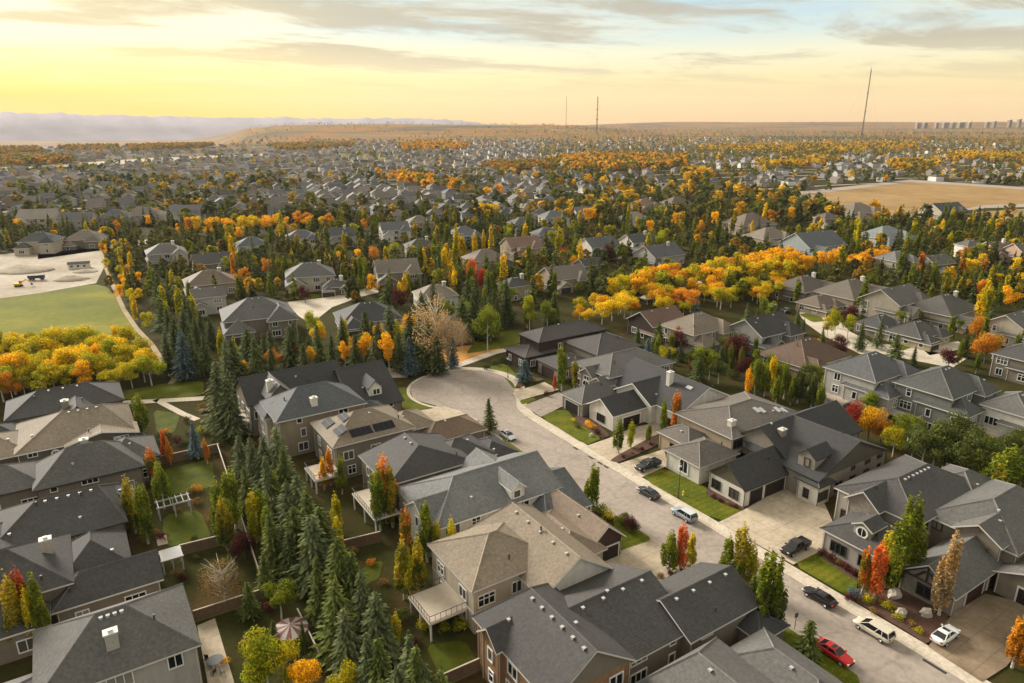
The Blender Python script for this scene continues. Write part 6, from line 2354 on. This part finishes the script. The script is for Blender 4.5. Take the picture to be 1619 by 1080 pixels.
def fence(label, a, b, h=1.7, mat='timber'):
    a, b = at(*a), at(*b)
    L = math.hypot(b[0] - a[0], b[1] - a[1])
    root = empty('fence', (a[0], a[1], 0), math.atan2(b[1] - a[1], b[0] - a[0]))
    tag(root, label, 'fence')
    n = max(2, int(L / 2.4))
    for i in range(n + 1):
        mb = MB()
        mb.box(L * i / n - .07, L * i / n + .07, -.07, .07, 0, h + .12)
        mb.build('post', M[mat], root)
    for i in range(n):
        mb = MB()
        x0, x1 = L * i / n + .07, L * (i + 1) / n - .07
        k = int((x1 - x0) / .16)
        for j in range(k):
            xa = x0 + (x1 - x0) * j / k
            mb.box(xa, xa + (x1 - x0) / k - .012, -.015 + .006 * (j % 2), .015 + .006 * (j % 2), .06, h)
        mb.build('fence_panel', M[mat], root)
    mb = MB()
    mb.box(0, L, -.09, .09, h + .121, h + .17)
    mb.build('top_rail', M['deck_boards'], root)


fence('wooden fence below the orange aspens', (250, 736), (348, 714))
fence('wooden fence behind the round lawn', (286, 878), (350, 862))
fence('wooden fence above the tan patio', (308, 984), (412, 950))
fence('long wooden fence running down beside the spruces', (345, 714), (420, 945))
fence('short wooden fence beside the striped play canopy', (472, 980), (506, 1050))
fence('wooden fence below the deck of the slate hip roofed house', (545, 870), (602, 856))
fence('pale fence at the foot of the spruces near the bottom edge', (700, 1086), (758, 1060))
fence('pale fence between cedar posts left of the corner chimney house', (0, 1040), (58, 1022), mat='deck_boards')

# pergola
def pergola(label, px, py, w, d, h, cover, name='pergola'):
    x, y = at(px, py)
    root = empty(name, (x, y, 0), ST)
    tag(root, label, 'pergola')
    for a in (-w / 2, 0, w / 2):
        for b_ in (-d / 2, d / 2):
            mb = MB()
            mb.box(a - .09, a + .09, b_ - .09, b_ + .09, 0, h)
            mb.build('post', M['vent'], root)
    for b_ in (-d / 2, d / 2):
        mb = MB()
        mb.box(-w / 2 - .3, w / 2 + .3, b_ - .07, b_ + .07, h, h + .22)
        mb.build('beam', M['vent'], root)
    n = 6 + 3 * cover
    for i in range(n):
        a = -w / 2 + w * i / (n - 1)
        mb = MB()
        mb.box(a - .05 - cover * .12, a + .05 + cover * .12, -d / 2 - .4, d / 2 + .4, h + .221, h + .36)
        mb.build('slat', M['vent'], root)


pergola('white pergola with open beams behind the round lawn', 277, 812, 4.8, 2.4, 2.3, 0)
pergola('small white roofed shelter over patio chairs', 274, 898, 2.6, 2.4, 2.2, 1)
# patio with table
sheet('patio', [toST(*at(*p)) for p in ((312, 990), (340, 978), (372, 1085), (330, 1090))], .09, M['driveway'])
sheet('patio', [toST(*at(*p)) for p in ((246, 850), (262, 845), (266, 860), (250, 864))], .09, M['driveway'])
x, y = at(341, 1052)
root = empty('patio_table', (x, y, .09))
tag(root, 'round dark patio table on the tan terrace', 'table')
mb = MB()
mb.rings([[(math.cos(6.283 * i / 16) * r, math.sin(6.283 * i / 16) * r, z) for i in range(16)] for r, z in ((.95, .70), (1.0, .73), (.95, .76))])
mb.build('table_top', M['metal_dark'], root)
for i in range(4):
    a = 6.283 * i / 4 + .4
    mb = MB()
    mb.bar((math.cos(a) * .6, math.sin(a) * .6, 0), (math.cos(a) * .5, math.sin(a) * .5, .70), .04)
    mb.build('leg', M['metal_dark'], root)
for i, (px, py) in enumerate(((326, 1048), (352, 1066), (338, 1068))):
    x, y = at(px, py)
    root = empty('patio_chair', (x, y, .09), 2.1 * i)
    tag(root, ['dark patio chair between table and house wall', 'dark patio chair on the garden side of the table', 'dark patio chair nearest the bottom edge'][i], 'chair', 'patio chairs around the table')
    mb = MB()
    mb.box(-.25, .25, -.25, .25, .40, .46)
    mb.build('seat', M['metal_dark'], root)
    mb = MB()
    mb.box(-.25, .25, .22, .27, .46, .95)
    mb.build('backrest', M['metal_dark'], root)
    for (a, b_) in ((-.22, -.22), (.22, -.22), (.22, .22), (-.22, .22)):
        mb = MB()
        mb.bar((a, b_, 0), (a, b_, .40), .02, k=4)
        mb.build('leg', M['metal_dark'], root)
x, y = at(462, 1015)
root = empty('parasol', (x, y, 0))
tag(root, 'red and white striped garden canopy beside the spruces', 'parasol')
for i in range(16):
    mb = MB()
    a0, a1 = 6.283 * i / 16, 6.283 * (i + 1) / 16
    mb.quad((0, 0, 2.7), (math.cos(a0) * 2.2, math.sin(a0) * 2.2, 2.1), (math.cos(a1) * 2.2, math.sin(a1) * 2.2, 2.1))
    mb.quad((0, 0, 2.68), (math.cos(a1) * 2.2, math.sin(a1) * 2.2, 2.08), (math.cos(a0) * 2.2, math.sin(a0) * 2.2, 2.08))
    mb.build('canopy_panel', M['plain'], root, color=(.36, .32, .29) if i % 2 else (.17, .06, .05))
mb = MB()
mb.bar((0, 0, 0), (0, 0, 2.8), .05)
mb.build('pole', M['timber'], root)

# building plot: spoil heaps, excavator, truck, site hut
for i, (px, py, r, h, lab) in enumerate(((35, 428, 15, 2.6, 'wide sandy spoil heap on the graded plot'), (112, 442, 8, 1.6, 'grey rubble heap at the edge of the meadow'), (135, 430, 6, 1.3, 'pale rubble heap behind the site hut'))):
    rr = random.Random(40 + i)
    mb = MB()
    k = 22
    rings = []
    for j in range(6):
        q = 1 - j / 5.2
        rings.append([(math.cos(6.283 * a / k) * r * q * rr.uniform(.88, 1.1), math.sin(6.283 * a / k) * r * .7 * q * rr.uniform(.88, 1.1), h * (1 - q ** 1.5) * rr.uniform(.85, 1.1) + (0 if j else -.3)) for a in range(k)])
    mb.rings(rings)
    x, y = at(px, py)
    o = mb.build('spoil_heap', M['bare_earth'], smooth=True)
    o.location = (x, y, .05)
    tag(o, lab, 'heap')
x, y = at(30, 453)
root = empty('excavator', (x, y, .06), R(10))
root.scale = (.62, .62, .62)
tag(root, 'yellow excavator with long arm on the graded plot', 'excavator')
YEL = (.72, .42, .02)
for yy in (-1.2, 1.2):
    mb = MB()
    mb.rings([[(xx, yy + w, zz) for xx, zz in ((-2.2, .5), (-1.9, 0), (1.9, 0), (2.2, .5), (1.9, .9), (-1.9, .9))] for w in (-.3, .3)])
    mb.build('track', M['rubber'], root)
mb = MB()
mb.box(-2.4, 1.4, -1.4, 1.4, 1.0, 2.2)
mb.build('body', M['plain'], root, color=YEL)
mb = MB()
mb.box(.2, 1.8, .2, 1.3, 2.2, 3.3)
mb.build('cab', M['car_glass'], root)
mb = MB()
mb.bar((1.2, -.3, 2.0), (5.0, -.3, 4.6), .35, k=4)
mb.bar((5.0, -.3, 4.6), (8.2, -.3, 2.0), .28, k=4)
mb.build('arm', M['plain'], root, color=YEL)
mb = MB()
mb.box(7.6, 8.7, -.9, .3, .9, 2.0)
mb.build('bucket', M['metal_dark'], root)
x, y = at(58, 443)
root = empty('dump_truck', (x, y, .06), R(15))
root.scale = (.8, .8, .8)
tag(root, 'dark dump truck on the graded plot', 'truck')
mb = MB()
mb.box(-3.6, 1.6, -1.25, 1.25, 1.1, 2.7)
mb.build('tipper_bed', M['plain'], root, color=(.05, .055, .07))
mb = MB()
mb.box(1.8, 3.8, -1.2, 1.2, .8, 2.8)
mb.build('cab', M['plain'], root, color=(.05, .055, .07))
mb = MB()
mb.box(2.6, 3.85, -1.1, 1.1, 1.9, 2.6)
mb.build('windscreen', M['car_glass'], root)
for wx in (-2.8, -1.6, 2.8):
    for sg in (-1, 1):
        wheel(root, wx, sg * 1.15, .52, sg)
x, y = at(126, 424)
root = empty('site_hut', (x, y, .06), R(20))
root.scale = (.7, .8, .8)
tag(root, 'white site hut with dark roof at the corner of the graded plot', 'hut')
mb = MB()
mb.box(-6, 6, -2, 2, 0, 2.8)
mb.build('wall', M['stucco'], root, color=WHITE)
mb = MB()
mb.quad((-6.4, -2.5, 2.7), (6.4, -2.5, 2.7), (6.4, 0, 3.8), (-6.4, 0, 3.8))
mb.quad((6.4, 2.5, 2.7), (-6.4, 2.5, 2.7), (-6.4, 0, 3.8), (6.4, 0, 3.8))
mb.build('roof', M['shingle'], root, color=CHAR)
for i in range(3):
    mb = MB()
    mb.box(-4.6 + i * 3.6, -3.2 + i * 3.6, -2.06, -1.98, 1.0, 2.0)
    mb.build('window', M['window_glass'], root)

# ------------------------------------------------------------------ haze
mb = MB()
mb.box(-10900, 10900, -10900, 10900, -160, 380)
m = bpy.data.materials.new('haze')
m.use_nodes = True
m.node_tree.nodes.clear()
pv = nd(m.node_tree, 'ShaderNodeVolumePrincipled')
pv.inputs['Color'].default_value = (0.90, 0.86, 0.87, 1)
pv.inputs['Density'].default_value = 3.4e-5
pv.inputs['Anisotropy'].default_value = 0.2
mo = nd(m.node_tree, 'ShaderNodeOutputMaterial')
lk(m.node_tree, pv.outputs[0], mo.inputs['Volume'])
tag(mb.build('haze', m), 'thin warm evening haze over the whole suburb', kind='stuff')

# ------------------------------------------------------------------ labels of trees and far houses
MARK = {'L1': 'grove-side gabled house', 'L2': 'white-fascia tan house', 'L3': 'pyramid-roofed house', 'L4': 'many-vented charcoal house', 'L5': 'white-chimney multi-gable house', 'L6': 'bottom-corner chimney house',
        'M1': 'white-dormer charcoal house', 'M2': 'tall taupe stucco house', 'M3': 'solar-panel house', 'M4': 'cream-deck slate house', 'M5': 'blue-grey shingled house', 'M6': 'timber-gable tan house', 'M7': 'brick-end charcoal house',
        'M8': 'bottom-edge grey house', 'R1': 'dark prairie house', 'R2': 'arched-entry stone house', 'R3': 'white-garage charcoal house', 'R4': 'skylight house', 'R5': 'fan-driveway house', 'R6': 'round-window stone house', 'R7': 'brown-driveway house'}
MARKS = [(v, HL[k].location.x, HL[k].location.y) for k, v in MARK.items()]
for nm, px, py in (('yellow meadow grove', 110, 590), ('building plot', 80, 430), ('side-street beige house', 480, 455), ('dark spruce belt', 300, 540), ('twin stone gables', 620, 450), ('tall arched-entry taupe house', 766, 430),
                   ('golden aspen band', 1080, 470), ('white barn-like house', 1012, 398), ('brown tree-line house', 1295, 590), ('tan hip-roofed beige house', 1112, 550), ('wide taupe roof', 1365, 485), ('open-bay cream garage', 1467, 545),
                   ('green-grey house behind the hedge', 1515, 660), ('dry grass field', 1450, 320), ('peach villas', 1585, 410), ('pale teal roof', 1414, 385), ('large brown hip roof', 1194, 368), ('chestnut roof', 1020, 335), ('left-edge dark green roof', 52, 395),
                   ('golden tree row', 410, 365), ('blue-grey roof with white garage', 390, 400), ('bare cottonwood', 700, 545), ('turning circle', 735, 610), ('side street bungalow', 572, 515), ('slate white house', 470, 390), ('white-trimmed gables', 620, 375)):
    MARKS.append((nm,) + at(px, py))
ORD = ['', 'leftmost', 'second', 'third', 'fourth', 'fifth', 'sixth', 'seventh', 'eighth', 'ninth', 'tenth', 'eleventh', 'twelfth', 'thirteenth', 'fourteenth', 'fifteenth', 'sixteenth', 'seventeenth', 'eighteenth', 'nineteenth', 'twentieth']


def rank(i, n):
    if i == 0:
        return 'leftmost'
    if i == n - 1:
        return 'rightmost'
    if i < 20:
        return ORD[i + 1] + ' from the left'
    return ORD[min(20, n - i)] + ' from the right'


groups = {}
for (o, kind, colour, x, y, h) in TREES:
    nm, mx, my = min(MARKS, key=lambda q: (q[1] - x) ** 2 + (q[2] - y) ** 2)
    p, q = seen(x, y), seen(mx, my)
    dx, dy = p[0] - q[0], p[1] - q[1]
    rel = ('left of' if dx < 0 else 'right of') if abs(dx) > 1.6 * abs(dy) else ('behind' if dy < 0 else 'in front of')
    groups.setdefault('%s %s %s the %s' % (colour, WORDS[kind], rel, nm), []).append((p[0], o, kind))
for k, L in groups.items():
    L.sort(key=lambda q: q[0])
    for i, (px, o, kind) in enumerate(L):
        lab = k if len(L) == 1 else k + ', ' + rank(i, len(L))
        tag(o, lab, 'shrub' if kind == 'shrub' else 'tree', WORDS[kind] + 's among the houses')
fg = {}
for (o, r_, w_, x, y) in FARH:
    px, py = seen(x, y)
    zone = 'far suburb' if py < 300 else 'suburb'
    side = 'behind the golden tree row' if px < 560 else ('behind the middle poplars' if px < 880 else 'in the wooded belt')
    fg.setdefault('%s%s roofed %s house %s' % ('small ' if zone == 'far suburb' else '', r_, w_, side), []).append((px, o))
for k, L in fg.items():
    L.sort(key=lambda q: q[0])
    for i, (px, o) in enumerate(L):
        tag(o, k if len(L) == 1 else k + ', ' + rank(i, len(L)), 'house', 'far suburb houses')
